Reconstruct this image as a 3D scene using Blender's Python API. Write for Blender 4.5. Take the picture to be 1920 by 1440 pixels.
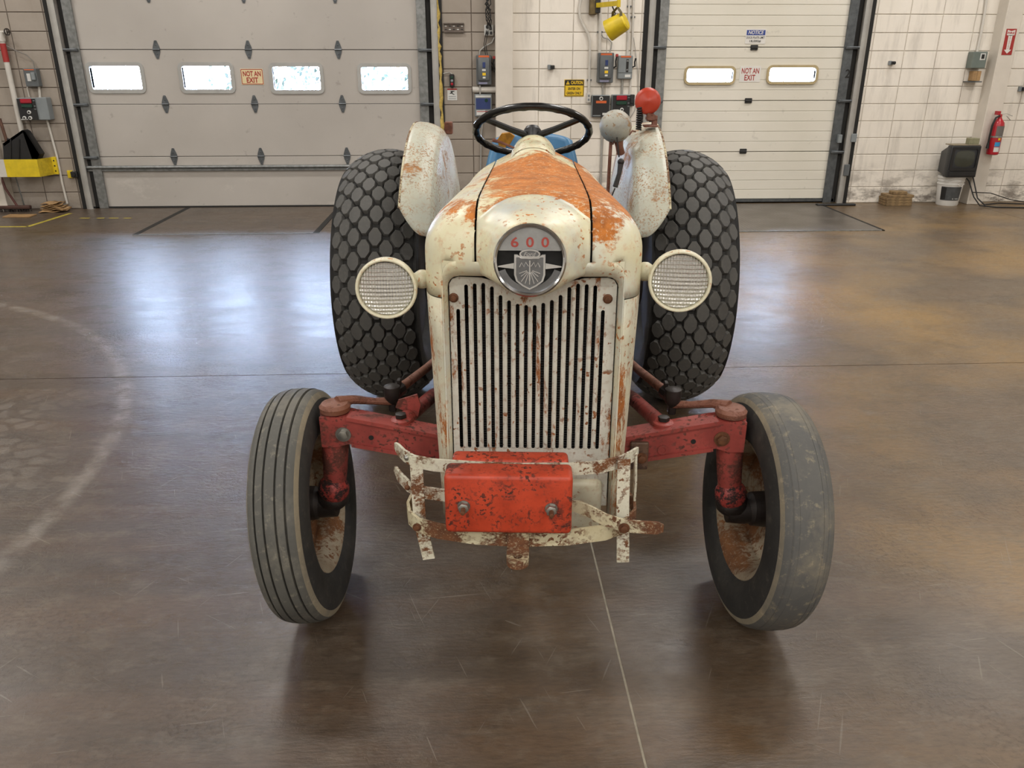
import bpy, bmesh, math, random
from mathutils import Vector, Matrix
from mathutils.bvhtree import BVHTree
for _o in list(bpy.data.objects): bpy.data.objects.remove(_o)
S = bpy.context.scene; COL = S.collection
PI = math.pi; rad = math.radians
random.seed(7)

# ------------------------------------------------------------------ camera, world, lights, exposure
F_PX, PITCH, YAW, CAM_H, D = 1500.0, rad(21.9), rad(2.6), 1.70, 10.35
cd = bpy.data.cameras.new('camera'); cam = bpy.data.objects.new('camera', cd); COL.objects.link(cam)
cam.location = (0, 0, CAM_H); cam.rotation_euler = (PI/2 - PITCH, 0, -YAW)
cd.sensor_width = 36.0; cd.lens = 36.0*F_PX/1920.0; cd.clip_start = .05; cd.clip_end = 300
S.camera = cam
S.view_settings.view_transform = 'Standard'; S.view_settings.look = 'None'
S.view_settings.gamma = 1.0; S.view_settings.use_curve_mapping = False
S.view_settings.exposure = 0.0
wd = bpy.data.worlds.new('sky'); S.world = wd; wd.use_nodes = True
bg = wd.node_tree.nodes['Background']; bg.inputs[0].default_value = (.52, .69, 1.0, 1); bg.inputs[1].default_value = 92.0
LIGHT_W = 86.0
LIGHT_SPOTS = [(x, y) for y in (-7.6, -4.6, -1.6, 4.6, 8.2) for x in (-6.4, -2.1, 2.6, 6.6)]
LIGHT_Z = 5.55

_f = Vector((math.sin(YAW)*math.cos(PITCH), math.cos(YAW)*math.cos(PITCH), -math.sin(PITCH)))
_r = Vector((math.cos(YAW), -math.sin(YAW), 0)); _u = _r.cross(_f)
def ray(px, py): return _r*((px-960)/F_PX) - _u*((py-720)/F_PX) + _f
def W(px, py, y=D):                      # measured point on the plane y (wall) -> x, z
    v = ray(px, py); t = y/v.y; return v.x*t, CAM_H + v.z*t
def G(px, py, z=0.0):                    # measured point on the floor -> x, y
    v = ray(px, py); t = (z-CAM_H)/v.z; return v.x*t, v.y*t

# ------------------------------------------------------------------ material helpers
def lin(c):
    if isinstance(c, str):
        c = [int(c[i:i+2], 16)/255 for i in (0, 2, 4)]
    return tuple((x/12.92 if x <= .04045 else ((x+.055)/1.055)**2.4) for x in c) + (1,)
class MT:
    def __init__(s, name):
        s.m = bpy.data.materials.new(name); s.m.use_nodes = True; s.t = s.m.node_tree
        s.b = s.t.nodes['Principled BSDF']; s._co = None
    def n(s, typ, **kw):
        x = s.t.nodes.new(typ)
        for k, v in kw.items(): setattr(x, k, v)
        return x
    def put(s, sock, v):
        if isinstance(v, bpy.types.NodeSocket): s.t.links.new(v, sock)
        else: sock.default_value = v
    def co(s):
        if s._co is None: s._co = s.n('ShaderNodeTexCoord').outputs['Object']
        return s._co
    def map(s, scale=(1, 1, 1), loc=(0, 0, 0), rot=(0, 0, 0), vec=None):
        x = s.n('ShaderNodeMapping'); s.put(x.inputs['Vector'], vec or s.co())
        x.inputs['Scale'].default_value = scale; x.inputs['Location'].default_value = loc; x.inputs['Rotation'].default_value = rot
        return x.outputs[0]
    def noise(s, scale, detail=3, rough=.55, vec=None, dist=0):
        x = s.n('ShaderNodeTexNoise'); s.put(x.inputs['Vector'], vec or s.co())
        x.inputs['Scale'].default_value = scale; x.inputs['Detail'].default_value = detail; x.inputs['Roughness'].default_value = rough
        x.inputs['Distortion'].default_value = dist
        return x.outputs[0]
    def voro(s, scale, feature='F1', vec=None):
        x = s.n('ShaderNodeTexVoronoi', feature=feature); s.put(x.inputs['Vector'], vec or s.co()); x.inputs['Scale'].default_value = scale
        return x.outputs['Distance']
    def ramp(s, fac, a, b, c0=(0, 0, 0, 1), c1=(1, 1, 1, 1)):
        x = s.n('ShaderNodeValToRGB'); s.put(x.inputs[0], fac)
        e = x.color_ramp.elements; e[0].position = a; e[1].position = b; e[0].color = c0; e[1].color = c1
        return x.outputs[0]
    def mix(s, fac, a, b, mode='MIX'):
        x = s.n('ShaderNodeMix', data_type='RGBA', blend_type=mode); x.clamp_factor = True
        s.put(x.inputs[0], fac); s.put(x.inputs[6], a); s.put(x.inputs[7], b); return x.outputs[2]
    def math(s, op, a, b=0.0, clamp=False):
        x = s.n('ShaderNodeMath', operation=op); x.use_clamp = clamp; s.put(x.inputs[0], a); s.put(x.inputs[1], b); return x.outputs[0]
    def sep(s, vec=None):
        x = s.n('ShaderNodeSeparateXYZ'); s.put(x.inputs[0], vec or s.co()); return x.outputs
    def mr(s, v, a, b, c=0.0, d=1.0):
        x = s.n('ShaderNodeMapRange'); s.put(x.inputs[0], v)
        for i, q in enumerate((a, b, c, d)): x.inputs[i+1].default_value = q
        return x.outputs[0]
    def bump(s, h, strength=.3, dist=.01):
        x = s.n('ShaderNodeBump'); s.put(x.inputs['Height'], h); x.inputs['Strength'].default_value = strength; x.inputs['Distance'].default_value = dist
        s.t.links.new(x.outputs[0], s.b.inputs['Normal'])
    def out(s, color=None, rough=None, metal=None, spec=None, emit=None, estr=0):
        if color is not None: s.put(s.b.inputs['Base Color'], color)
        if rough is not None: s.put(s.b.inputs['Roughness'], rough)
        if metal is not None: s.put(s.b.inputs['Metallic'], metal)
        if spec is not None: s.b.inputs['Specular IOR Level'].default_value = spec
        if emit is not None:
            s.b.inputs['Emission Color'].default_value = emit; s.b.inputs['Emission Strength'].default_value = estr
        return s.m

def plain(name, c, rough=.5, metal=0, var=.12, scale=8, bump=0):
    """one colour with a little uneven tone"""
    m = MT(name); c = lin(c); k = 1-var
    d = (c[0]*k, c[1]*k, c[2]*k, 1)
    n = m.noise(scale, 4)
    if bump: m.bump(m.noise(scale*12, 3), bump, .002)
    return m.out(m.mix(m.ramp(n, .35, .65), d, c), rough, metal)

def rusty(name, base, tint, amount=.5, speck=.6, scale=3.0, rough=.5, rust=('c4762e', '6b3a1c'), bias=None, stretch=(1, 1, 1), speck_scale=70):
    """old paint with rust patches, streaks and specks; bias(m) adds to the patch field"""
    m = MT(name); v = m.map(stretch)
    p = m.noise(scale, 7, .62, v, .3)
    if bias: p = m.math('ADD', p, bias(m))
    edge = m.noise(scale*16, 5, .75, m.map((.55*stretch[0], 1.7*stretch[1], stretch[2])))
    p = m.math('ADD', p, m.math('MULTIPLY', m.math('SUBTRACT', edge, .5), .38))
    patch = m.ramp(p, amount, amount+.07)
    sp = m.ramp(m.noise(speck_scale, 2, .5), speck, speck+.035)
    zone = m.ramp(m.noise(scale*1.7, 3, .5, m.map(loc=(3, 7, 1))), .40, .60)
    sp = m.math('MULTIPLY', sp, zone)
    mask = m.math('MAXIMUM', patch, sp)
    bc = m.mix(m.ramp(m.noise(scale*1.3, 4, .5, m.map(loc=(9, 2, 5))), .40, .66), lin(base), lin(tint))
    bc = m.mix(m.math('MULTIPLY', m.ramp(m.noise(scale*9, 5, .6), .52, .75), .35), bc, lin(rust[0]))
    rc = m.mix(m.math('MULTIPLY', m.ramp(m.noise(scale*5, 6, .65), .40, .72), .75), lin(rust[0]), lin(rust[1]))
    rc = m.mix(m.math('MULTIPLY', m.ramp(m.noise(scale*22, 4, .7), .56, .66), .55), rc, bc)
    m.bump(m.math('ADD', m.math('MULTIPLY', mask, -.6), m.math('MULTIPLY', m.noise(90, 3), .4)), .25, .002)
    r = m.mr(mask, 0, 1, rough, .85)
    return m.out(m.mix(mask, bc, rc), r)

# ------------------------------------------------------------------ mesh helpers
ORG = {}
class MB:
    def __init__(s): s.v = []; s.f = []
    def add(s, vs, fs):
        o = len(s.v); s.v += [tuple(p) for p in vs]; s.f += [tuple(i+o for i in f) for f in fs]; return s
    def bm(s, b):
        b.verts.index_update(); s.add([v.co[:] for v in b.verts], [[v.index for v in f.verts] for f in b.faces]); b.free(); return s
    def box(s, x0, x1, y0, y1, z0, z1, bev=0, seg=1, M=None):
        b = bmesh.new(); bmesh.ops.create_cube(b, size=1)
        for v in b.verts: v.co = ((x0+x1)/2+v.co.x*(x1-x0), (y0+y1)/2+v.co.y*(y1-y0), (z0+z1)/2+v.co.z*(z1-z0))
        if bev: bmesh.ops.bevel(b, geom=b.edges[:], offset=bev, segments=seg, affect='EDGES', profile=.5)
        if M is not None: b.transform(M)
        return s.bm(b)
    def tube(s, pts, r, n=8, caps=True):
        pts = [Vector(p) for p in pts]; k = len(pts); rs = r if isinstance(r, (list, tuple)) else [r]*k
        vs, fs = [], []; up = None
        for i, p in enumerate(pts):
            d = (pts[min(i+1, k-1)]-pts[max(i-1, 0)]).normalized()
            if up is None: up = Vector((0, 0, 1)) if abs(d.z) < .9 else Vector((1, 0, 0))
            a = d.cross(up).normalized(); b = a.cross(d).normalized(); up = b
            for j in range(n):
                t = 2*PI*j/n; vs.append(p+a*(rs[i]*math.cos(t))+b*(rs[i]*math.sin(t)))
        for i in range(k-1):
            for j in range(n): q = (j+1) % n; fs.append((i*n+j, i*n+q, (i+1)*n+q, (i+1)*n+j))
        if caps: fs.append(tuple(range(n-1, -1, -1))); fs.append(tuple((k-1)*n+j for j in range(n)))
        return s.add(vs, fs)
    def lathe(s, prof, o=(0, 0, 0), ax=(0, 0, 1), n=24, closed=False):
        """prof: (distance along axis, radius)"""
        o = Vector(o); ax = Vector(ax).normalized(); a = ax.orthogonal().normalized(); b = ax.cross(a); vs, fs = [], []; k = len(prof)
        for h, r in prof:
            for j in range(n):
                t = 2*PI*j/n; vs.append(o+ax*h+a*(r*math.cos(t))+b*(r*math.sin(t)))
        for i in range(k if closed else k-1):
            for j in range(n): q = (j+1) % n; i2 = (i+1) % k; fs.append((i*n+j, i*n+q, i2*n+q, i2*n+j))
        if not closed:
            if prof[0][1] > 1e-5: fs.append(tuple(range(n-1, -1, -1)))
            if prof[-1][1] > 1e-5: fs.append(tuple((k-1)*n+j for j in range(n)))
        return s.add(vs, fs)
    def strap(s, pts, w, t, up=(0, 0, 1), roundend=False):
        """flat bar along pts, w wide along up, t thick"""
        pts = [Vector(p) for p in pts]; up = Vector(up); k = len(pts); vs, fs = [], []
        for i, p in enumerate(pts):
            d = (pts[min(i+1, k-1)]-pts[max(i-1, 0)]).normalized(); nn = d.cross(up).normalized()*(t/2); u2 = nn.cross(d).normalized()*(w/2)
            if u2.dot(up) < 0: u2 = -u2
            if roundend and i in (0, k-1): u2 = u2*.55
            vs += [p+nn+u2, p+nn-u2, p-nn-u2, p-nn+u2]
        for i in range(k-1):
            for j in range(4): q = (j+1) % 4; fs.append((i*4+j, i*4+q, i*4+4+q, i*4+4+j))
        fs += [(3, 2, 1, 0), tuple(k*4-4+j for j in range(4))]
        return s.add(vs, fs)
    def prism(s, poly, y0, y1, f=None):
        """poly in (x,z), extruded along y"""
        f = f or (lambda a, b, c: (a, c, b)); k = len(poly)
        vs = [f(p[0], p[1], y0) for p in poly]+[f(p[0], p[1], y1) for p in poly]
        fs = [tuple(range(k)), tuple(range(2*k-1, k-1, -1))]+[(i, i+k, (i+1) % k+k, (i+1) % k) for i in range(k)]
        return s.add(vs, fs)
    def grid(s, fn, nu, nv, wrapu=False):
        vs = [fn(i/(nu if wrapu else nu-1), j/(nv-1)) for i in range(nu) for j in range(nv)]; fs = []
        for i in range(nu if wrapu else nu-1):
            for j in range(nv-1): i2 = (i+1) % nu; fs.append((i*nv+j, i2*nv+j, i2*nv+j+1, i*nv+j+1))
        return s.add(vs, fs)
    def ball(s, c, r, n=14, m=8, sc=(1, 1, 1)):
        b = bmesh.new(); bmesh.ops.create_uvsphere(b, u_segments=n, v_segments=m, radius=r)
        for v in b.verts: v.co = (c[0]+v.co.x*sc[0], c[1]+v.co.y*sc[1], c[2]+v.co.z*sc[2])
        return s.bm(b)
    def move(s, M):
        s.v = [tuple(M @ Vector(p)) for p in s.v]; return s
    def mesh(s, name, off=Vector((0, 0, 0)), smooth=35):
        me = bpy.data.meshes.new(name); me.from_pydata([tuple(Vector(p)-off) for p in s.v], [], s.f); me.validate()
        b = bmesh.new(); b.from_mesh(me); bmesh.ops.recalc_face_normals(b, faces=b.faces[:]); b.to_mesh(me); b.free()
        if smooth:
            me.shade_smooth(); me.set_sharp_from_angle(angle=rad(smooth))
        return me
    def build(s, name, mat, parent=None, org=None, smooth=35):
        if parent is not None: off = ORG[parent.name]
        elif org is not None: off = Vector(org)
        else:
            xs, ys, zs = zip(*s.v); off = Vector(((min(xs)+max(xs))/2, (min(ys)+max(ys))/2, min(zs)))
        me = s.mesh(name, off, smooth); me.materials.append(mat)
        o = bpy.data.objects.new(name, me); COL.objects.link(o)
        if parent is not None: o.parent = parent
        else: o.location = off
        ORG[o.name] = off.copy(); return o
def empty(name, loc, parent=None, rotz=0):
    o = bpy.data.objects.new(name, None); COL.objects.link(o); o.location = loc; o.rotation_euler = (0, 0, rotz); o.empty_display_size = .1
    if parent is not None: o.parent = parent
    ORG[o.name] = Vector(loc); return o
def tag(o, label, cat, group=None):
    o['label'] = label; o['category'] = cat
    if group: o['group'] = group
    return o
def struct(o, label=None):
    o['kind'] = 'structure'
    if label: o['label'] = label
    return o
def solid(o, t, off=-1):
    m = o.modifiers.new('solid', 'SOLIDIFY'); m.thickness = t; m.offset = off; return o
def text(name, s, x0, x1, z0, z1, y, mat, parent, bold=.0, shear=0, M=None):
    """lettering as thin raised mesh, fitted to a rectangle that faces -y"""
    c = bpy.data.curves.new(name, 'FONT'); c.body = s; c.align_x = 'CENTER'; c.offset = bold; c.shear = shear; c.resolution_u = 3; c.space_line = .95
    t = bpy.data.objects.new('tmp', c); COL.objects.link(t)
    dg = bpy.context.evaluated_depsgraph_get(); me = bpy.data.meshes.new_from_object(t.evaluated_get(dg))
    b = MB(); vs = [v.co.copy() for v in me.vertices]; fs = [tuple(p.vertices) for p in me.polygons]
    bpy.data.objects.remove(t); bpy.data.meshes.remove(me)
    a0 = min(v.x for v in vs); a1 = max(v.x for v in vs); b0 = min(v.y for v in vs); b1 = max(v.y for v in vs)
    b.add([(x0+(v.x-a0)/(a1-a0)*(x1-x0), y, z0+(v.y-b0)/(b1-b0)*(z1-z0)) for v in vs], fs)
    if M is not None: b.move(M)
    return b.build(name, mat, parent, smooth=0)
# ------------------------------------------------------------------ materials of the place
def mk_floor():
    m = MT('stained_concrete'); co = m.co(); X, Y, Z = m.sep()
    big = m.noise(.55, 5, .55, dist=.4); mid = m.noise(2.6, 8, .68, m.map((1, 1.9, 1)))
    fine = m.noise(22, 4, .6, m.map((1, 3.5, 1)))
    c = m.mix(m.ramp(big, .36, .66), lin('4b3f35'), lin('5f4c3a'))
    c = m.mix(m.math('MULTIPLY', m.ramp(mid, .45, .75), .55), c, lin('6b6056'))
    band = m.ramp(m.noise(1.5, 5, .6, m.map((.16, 2.4, 1), (3, 3, 0), vec=m.map(rot=(0, 0, .05)))), .44, .56)
    c = m.mix(m.math('MULTIPLY', band, .55), c, lin('6b5340'))
    # ochre stain on the right half, over a base mixed paler towards the right
    och = m.math('MULTIPLY', m.ramp(m.noise(.8, 4, .5, m.map(loc=(4, 1, 0))), .42, .68), m.mr(X, -.2, 2.6))
    c = m.mix(m.math('MULTIPLY', m.mr(X, .3, 3.0), .55), c, lin('826d55'))
    c = m.mix(m.math('MULTIPLY', och, .85), c, lin('a6814a'))
    # dusty grey towards the left doors
    gr = m.math('MULTIPLY', m.mr(X, .2, -2.4), m.ramp(m.noise(.9, 5, .6, m.map(loc=(7, 3, 0))), .3, .62))
    c = m.mix(m.math('MULTIPLY', gr, .55), c, lin('5e554e'))
    blot = m.noise(7, 7, .7, m.map((1, 1.5, 1), (5, 5, 0)))
    c = m.mix(m.math('MULTIPLY', m.ramp(blot, .50, .70), .5), c, lin('857869'))
    c = m.mix(m.math('MULTIPLY', m.ramp(m.noise(1.7, 6, .65, m.map(loc=(2, 8, 0))), .52, .70), .45), c, lin('382e26'))
    c = m.mix(m.math('MULTIPLY', m.ramp(fine, .45, .72), .42), c, lin('332a22'))
    # dusty tyre arc on the left
    dx = m.math('SUBTRACT', X, ARC[0]); dy = m.math('SUBTRACT', Y, ARC[1])
    rr = m.math('SQRT', m.math('ADD', m.math('MULTIPLY', dx, dx), m.math('MULTIPLY', dy, dy)))
    rr = m.math('ADD', rr, m.math('MULTIPLY', m.math('SUBTRACT', m.noise(5, 4), .5), .05))
    ring = m.math('MULTIPLY', m.mr(rr, ARC[2]-.06, ARC[2]-.02), m.mr(rr, ARC[2]+.05, ARC[2]+.01))
    inner = m.math('MULTIPLY', m.mr(rr, ARC[2]+.02, ARC[2]-.05), .6)
    ring = m.math('MULTIPLY', ring, m.ramp(m.noise(9, 5, .6), .35, .6))
    hexv = m.voro(8.5, 'DISTANCE_TO_EDGE', m.map((1, 1.25, 1)))
    prt = m.math('MULTIPLY', m.math('MULTIPLY', m.ramp(hexv, .10, .16), inner), m.mr(m.noise(1.2, 3, .5, m.map(loc=(2, 2, 0))), .48, .62))
    c = m.mix(m.math('MULTIPLY', ring, .6), c, lin('9a9087'))
    c = m.mix(m.math('MULTIPLY', prt, .5), c, lin('958b81'))
    # scratches
    def scratch(rot, sc, seedloc, th):
        v = m.map((sc, sc*.035, 1), seedloc, vec=m.map(rot=(0, 0, rot))); return m.ramp(m.noise(1.0, 2, .4, v), th, th+.02)
    sc1 = m.math('MAXIMUM', scratch(.45, 80, (3, 1, 0), .725), scratch(-1.0, 95, (8, 5, 0), .725))
    sc1 = m.math('MAXIMUM', sc1, m.math('MAXIMUM', scratch(1.45, 85, (1, 9, 0), .725), scratch(-.35, 100, (4, 2, 0), .725)))
    c = m.mix(m.math('MULTIPLY', sc1, .35), c, lin('9a8f82'))
    c = m.mix(1.0, c, (.70, .71, .70, 1), 'MULTIPLY')
    worn = m.ramp(m.noise(1.1, 5, .65, m.map(loc=(1, 4, 0))), .50, .70)
    pits = m.math('MULTIPLY', m.ramp(m.noise(60, 3, .6), .50, .62), worn)
    c = m.mix(m.math('MULTIPLY', pits, .35), c, lin('2f261f'))
    r = m.math('ADD', m.mr(mid, .3, .7, .26, .40), m.math('MULTIPLY', fine, .12))
    r = m.math('ADD', r, m.math('MULTIPLY', pits, .2))
    h = m.math('ADD', m.math('MULTIPLY', m.noise(34, 5, .7, m.map((.5, 1.8, 1))), 1.0), m.math('MULTIPLY', m.noise(9, 3, .5, m.map((.5, 1.4, 1))), .6))
    h = m.math('ADD', h, m.math('MULTIPLY', m.math('ADD', sc1, pits), -.8))
    m.bump(h, .22, .012)
    m.b.inputs['Coat Weight'].default_value = .25; m.put(m.b.inputs['Coat Roughness'], m.math('ADD', m.mr(mid, .3, .7, .19, .30), m.math('MULTIPLY', fine, .08)))
    return m.out(c, r, 0, .36)
def circle3(a, b, c):
    ax, ay = a; bx, by = b; cx, cy = c
    d = 2*(ax*(by-cy)+bx*(cy-ay)+cx*(ay-by))
    ux = ((ax*ax+ay*ay)*(by-cy)+(bx*bx+by*by)*(cy-ay)+(cx*cx+cy*cy)*(ay-by))/d
    uy = ((ax*ax+ay*ay)*(cx-bx)+(bx*bx+by*by)*(ax-cx)+(cx*cx+cy*cy)*(bx-ax))/d
    return ux, uy, math.hypot(ax-ux, ay-uy)
ARC = circle3(G(20, 575), G(236, 740), G(20, 1040))
def mk_block(name, c, d, dirt, dirt_h=.55, dirt_col='5b5148'):
    m = MT(name); g = m.n('ShaderNodeNewGeometry').outputs['Position']; X, Y, Z = m.sep(g)
    n = m.noise(1.1, 5, .6, g); c0 = m.mix(m.ramp(n, .35, .68), lin(c), lin(d))
    st = m.noise(2.2, 6, .65, m.map((3.5, 1, .5), vec=g)); c0 = m.mix(m.math('MULTIPLY', m.ramp(st, .52, .75), .28*dirt+.06), c0, lin(dirt_col))
    low = m.math('MULTIPLY', m.mr(Z, dirt_h, .05), m.ramp(m.noise(5, 7, .72, m.map((.7, 1, 1.6), vec=g)), .46, .60))
    c0 = m.mix(m.math('MULTIPLY', low, dirt), c0, lin(dirt_col))
    m.bump(m.noise(70, 4, .6, g), .25, .004)
    return m.out(c0, .6)
def mk_door(name, c, d, dirt=.3):
    m = MT(name); g = m.n('ShaderNodeNewGeometry').outputs['Position']; X, Y, Z = m.sep(g)
    c0 = m.mix(m.ramp(m.noise(.8, 4, .5, g), .35, .65), lin(c), lin(d))
    sc = m.ramp(m.noise(1.6, 6, .7, m.map((1, 1, 1.5), vec=g)), .55, .72)
    c0 = m.mix(m.math('MULTIPLY', m.math('MULTIPLY', sc, m.mr(Z, .75, .25)), dirt), c0, lin('d2cdc4'))
    c0 = m.mix(m.math('MULTIPLY', m.ramp(m.noise(9, 4, .6, g), .66, .72), dirt*.5), c0, lin('6a645c'))
    return m.out(c0, .45)
FLOOR_M = mk_floor()
M_TAUPE = mk_block('taupe_block', '9f958a', '8e8478', .35)
M_WHITE = mk_block('white_block', 'e8e1d6', 'ddd6ca', .85)
M_MORT_T = plain('taupe_mortar', '6c6157', .9, var=.2); M_MORT_W = plain('white_mortar', 'cac2b6', .9, var=.3)
M_DOOR1 = mk_door('grey_door_skin', 'b3ada6', 'a8a29b', .55); M_DOOR2 = mk_door('white_door_skin', 'dbd6ca', 'd1ccbe', .35)
M_COL = plain('cream_column_paint', 'd2cabe', .5, var=.1, scale=4)
M_GALV = plain('galvanised_steel', '8b8d8c', .42, .6, .35, 22); M_GALVD = plain('dark_galvanised', '63676a', .45, .6, .3, 20)
M_BLACK = plain('black_plastic', '1c1c1d', .45, var=.3); M_BOXG = plain('grey_box_enamel', '5d6163', .4, var=.15); M_BOXL = plain('light_grey_box', '7f8587', .4, var=.12)
M_DARKGAP = plain('seal_and_gap_dark', '1a1917', .8)  # near-black for rubber seals; also stands in for shade inside open gaps
M_YEL = plain('yellow_paint', 'd9bd1f', .45, var=.18, scale=14); M_SIGNY = plain('sign_yellow', 'e0b91e', .5, var=.05)
M_SIGNW = plain('sign_white', 'd8d5cf', .5, var=.05); M_SIGNC = plain('sign_cream', 'd9c79c', .5, var=.06)
M_RED = plain('sign_red', '9e2b28', .5, var=.08); M_INK = plain('black_ink', '161514', .6); M_BLUE = plain('sign_blue', '2a4089', .5, var=.06)
M_ORANGE = plain('orange_label', 'd2622c', .5, var=.06); M_LABW = plain('white_label', 'cfcfcb', .5); M_LABB = plain('navy_label', '26386c', .45)
M_PIPEW = plain('white_pipe', 'cbc6bd', .45, var=.1); M_CONDUIT = plain('conduit', 'a9a7a2', .4, .4, .15)
M_GLASSRED = plain('red_lens', 'a01428', .2); M_GLASSGRN = plain('green_lens', '10382a', .25)
M_CEIL = plain('ceiling_paint', 'e4e1dc', .8); M_FARWALL = plain('far_wall_paint', 'e2ded6', .7)
M_CORD = plain('black_cord', '151515', .5); M_WOOD = plain('worn_wood', '8c7350', .8, var=.45, scale=30); M_CARD = plain('cardboard', 'a8865c', .85, var=.3, scale=12)
def mk_pane():
    m = MT('clear_pane'); t = m.n('ShaderNodeBsdfTransparent'); g = m.n('ShaderNodeBsdfGlossy'); g.inputs['Roughness'].default_value = .05
    f = m.n('ShaderNodeFresnel'); f.inputs[0].default_value = 1.45; x = m.n('ShaderNodeMixShader')
    m.t.links.new(f.outputs[0], x.inputs[0]); m.t.links.new(t.outputs[0], x.inputs[1]); m.t.links.new(g.outputs[0], x.inputs[2])
    m.t.links.new(x.outputs[0], m.t.nodes['Material Output'].inputs[0]); return m.m
M_PANE = mk_pane()

# ------------------------------------------------------------------ floor, walls, ceiling
RX0, RX1, RY0 = -9.0, 10.0, -9.0
JX, JY = .419, 4.432                                   # saw-cut joints
fl = struct(MB().box(RX0, RX1, RY0, D+.3, -.30, -.02).build('floor', plain('joint_filler', '2e2620', .9), org=(0, 0, 0)), 'brown polished concrete floor with saw cut joints')
gx, gy = .0035, .0035
for (x0, x1) in ((RX0, -5.6), (-5.6, JX), (JX, 6.4), (6.4, RX1)):
    for (y0, y1) in ((RY0, -1.6), (-1.6, JY), (JY, D+.3)):
        MB().box(x0+gx, x1-gx, y0+gy, y1-gy, -.02, 0).build('slab', FLOOR_M, fl, smooth=0)
MB().box(JX-.004, JX+.004, RY0, JY, -.02, -.0012).build('joint_filler', plain('pale_filler', '98907f', .8, var=.3, scale=30), fl, smooth=0)
struct(MB().box(RX0-.2, RX1+.2, RY0-.2, D+.4, 6.2, 6.4).build('ceiling', M_CEIL))
struct(MB().box(RX0-.2, RX0, RY0, D+.3, 0, 6.2).build('wall_left', M_FARWALL))
struct(MB().box(RX1, RX1+.2, RY0, D+.3, 0, 6.2).build('wall_right', M_FARWALL))
struct(MB().box(RX0, RX1, RY0-.2, RY0, 0, 6.2).build('wall_front', M_FARWALL))
# door openings in the far wall
D1A, D1B, D1H = -4.86, -.44, 3.7
D2A, D2B, D2H = 2.14, 4.72, 3.1
CB, CL = .2032, .4064                                  # block course and length
REC = .008
wb = empty('wall_back', (0, D, 0)); struct(wb, 'painted concrete block wall in stack bond behind the tractor')
def backing(x0, x1, z0, z1, mat): MB().box(x0, x1, D+REC, D+.22, z0, z1).build('mortar', mat, wb, smooth=0)
backing(RX0, D1A, 0, 6.2, M_MORT_T); backing(D1A, D1B, D1H, 6.2, M_MORT_T); backing(D1B, .37, 0, 6.2, M_MORT_T)
backing(.37, D2A, 0, 6.2, M_MORT_W); backing(D2A, D2B, D2H, 6.2, M_MORT_W); backing(D2B, RX1, 0, 6.2, M_MORT_W)
_bm = {}
def block(x0, x1, c, mat):
    j = .0045; k = (round(x1-x0, 3), mat.name)
    if k not in _bm:
        w = x1-x0; b = MB(); e = .004
        def ring(i, y): return [(j+i, y, j+i), (w-j-i, y, j+i), (w-j-i, y, CB-j-i), (j+i, y, CB-j-i)]
        vs = ring(0, REC+.002)+ring(0, .004)+ring(e, 0)
        b.add(vs, [(0, 1, 5, 4), (1, 2, 6, 5), (2, 3, 7, 6), (3, 0, 4, 7), (4, 5, 9, 8), (5, 6, 10, 9), (6, 7, 11, 10), (7, 4, 8, 11), (8, 9, 10, 11)])
        me = b.mesh('block', smooth=0); me.materials.append(mat); _bm[k] = me
    o = bpy.data.objects.new('block', _bm[k]); COL.objects.link(o); o.parent = wb; o.location = (x0, random.uniform(-.001, .001), c*CB)
def blocks(x0, x1, phase, mat, n=13):
    xs = [x0]; i = math.floor((x0-phase)/CL)+1
    while phase+i*CL < x1-.03:
        if phase+i*CL > x0+.03: xs.append(phase+i*CL)
        i += 1
    xs.append(x1)
    for a, b in zip(xs, xs[1:]):
        for c in range(n): block(a, b, c, mat)
blocks(-6.9, D1A, -5.33, M_TAUPE)
blocks(D1B, .28, W(884, 60)[0], M_TAUPE)
blocks(.46, D2A, W(1011, 60)[0], M_WHITE)
blocks(D2B, 6.46, W(1695, 100)[0], M_WHITE)
blocks(6.6, 7.75, 6.86, M_WHITE)
# columns in front of the wall
YC = D-.19
for i, (x0, x1) in enumerate(((W(31, 390, D)[0]-.21, W(31, 390, D)[0]), (W(929, 100, YC)[0], W(962, 100, YC)[0]), (W(1851, 200, YC)[0], W(1881, 200, YC)[0]))):
    b = MB().box(x0, x1, YC, D+.02, 0, 6.2, .006)
    struct(b.build('trim_%d' % (i+1), M_COL), ('cream painted column at the far left edge', 'cream painted column between the two overhead doors', 'cream painted column carrying the fire extinguisher')[i])
COLX = (W(1851, 200, YC)[0], W(1881, 200, YC)[0])

# ------------------------------------------------------------------ overhead doors
def panel_cells(b, x0, x1, z0, z1, y0, y1, holes, bev=0):
    xs = sorted({x0, x1} | {h[0] for h in holes} | {h[1] for h in holes}); zs = sorted({z0, z1} | {min(max(h[2], z0), z1) for h in holes} | {min(max(h[3], z0), z1) for h in holes})
    if not any(h[3] > z0 and h[2] < z1 for h in holes): b.box(x0, x1, y0, y1, z0, z1, bev); return
    for a, c in zip(xs, xs[1:]):
        for e, f in zip(zs, zs[1:]):
            mx, mz = (a+c)/2, (e+f)/2
            if not any(h[0] < mx < h[1] and h[2] < mz < h[3] for h in holes): b.box(a, c, y0, y1, e, f)
def rrect(x0, x1, z0, z1, r, n=5):
    P = []
    for cx, cz, a0 in ((x1-r, z1-r, 0), (x0+r, z1-r, 90), (x0+r, z0+r, 180), (x1-r, z0+r, 270)):
        for i in range(n+1): t = rad(a0+90*i/n); P.append((cx+r*math.cos(t), cz+r*math.sin(t)))
    return P
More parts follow.
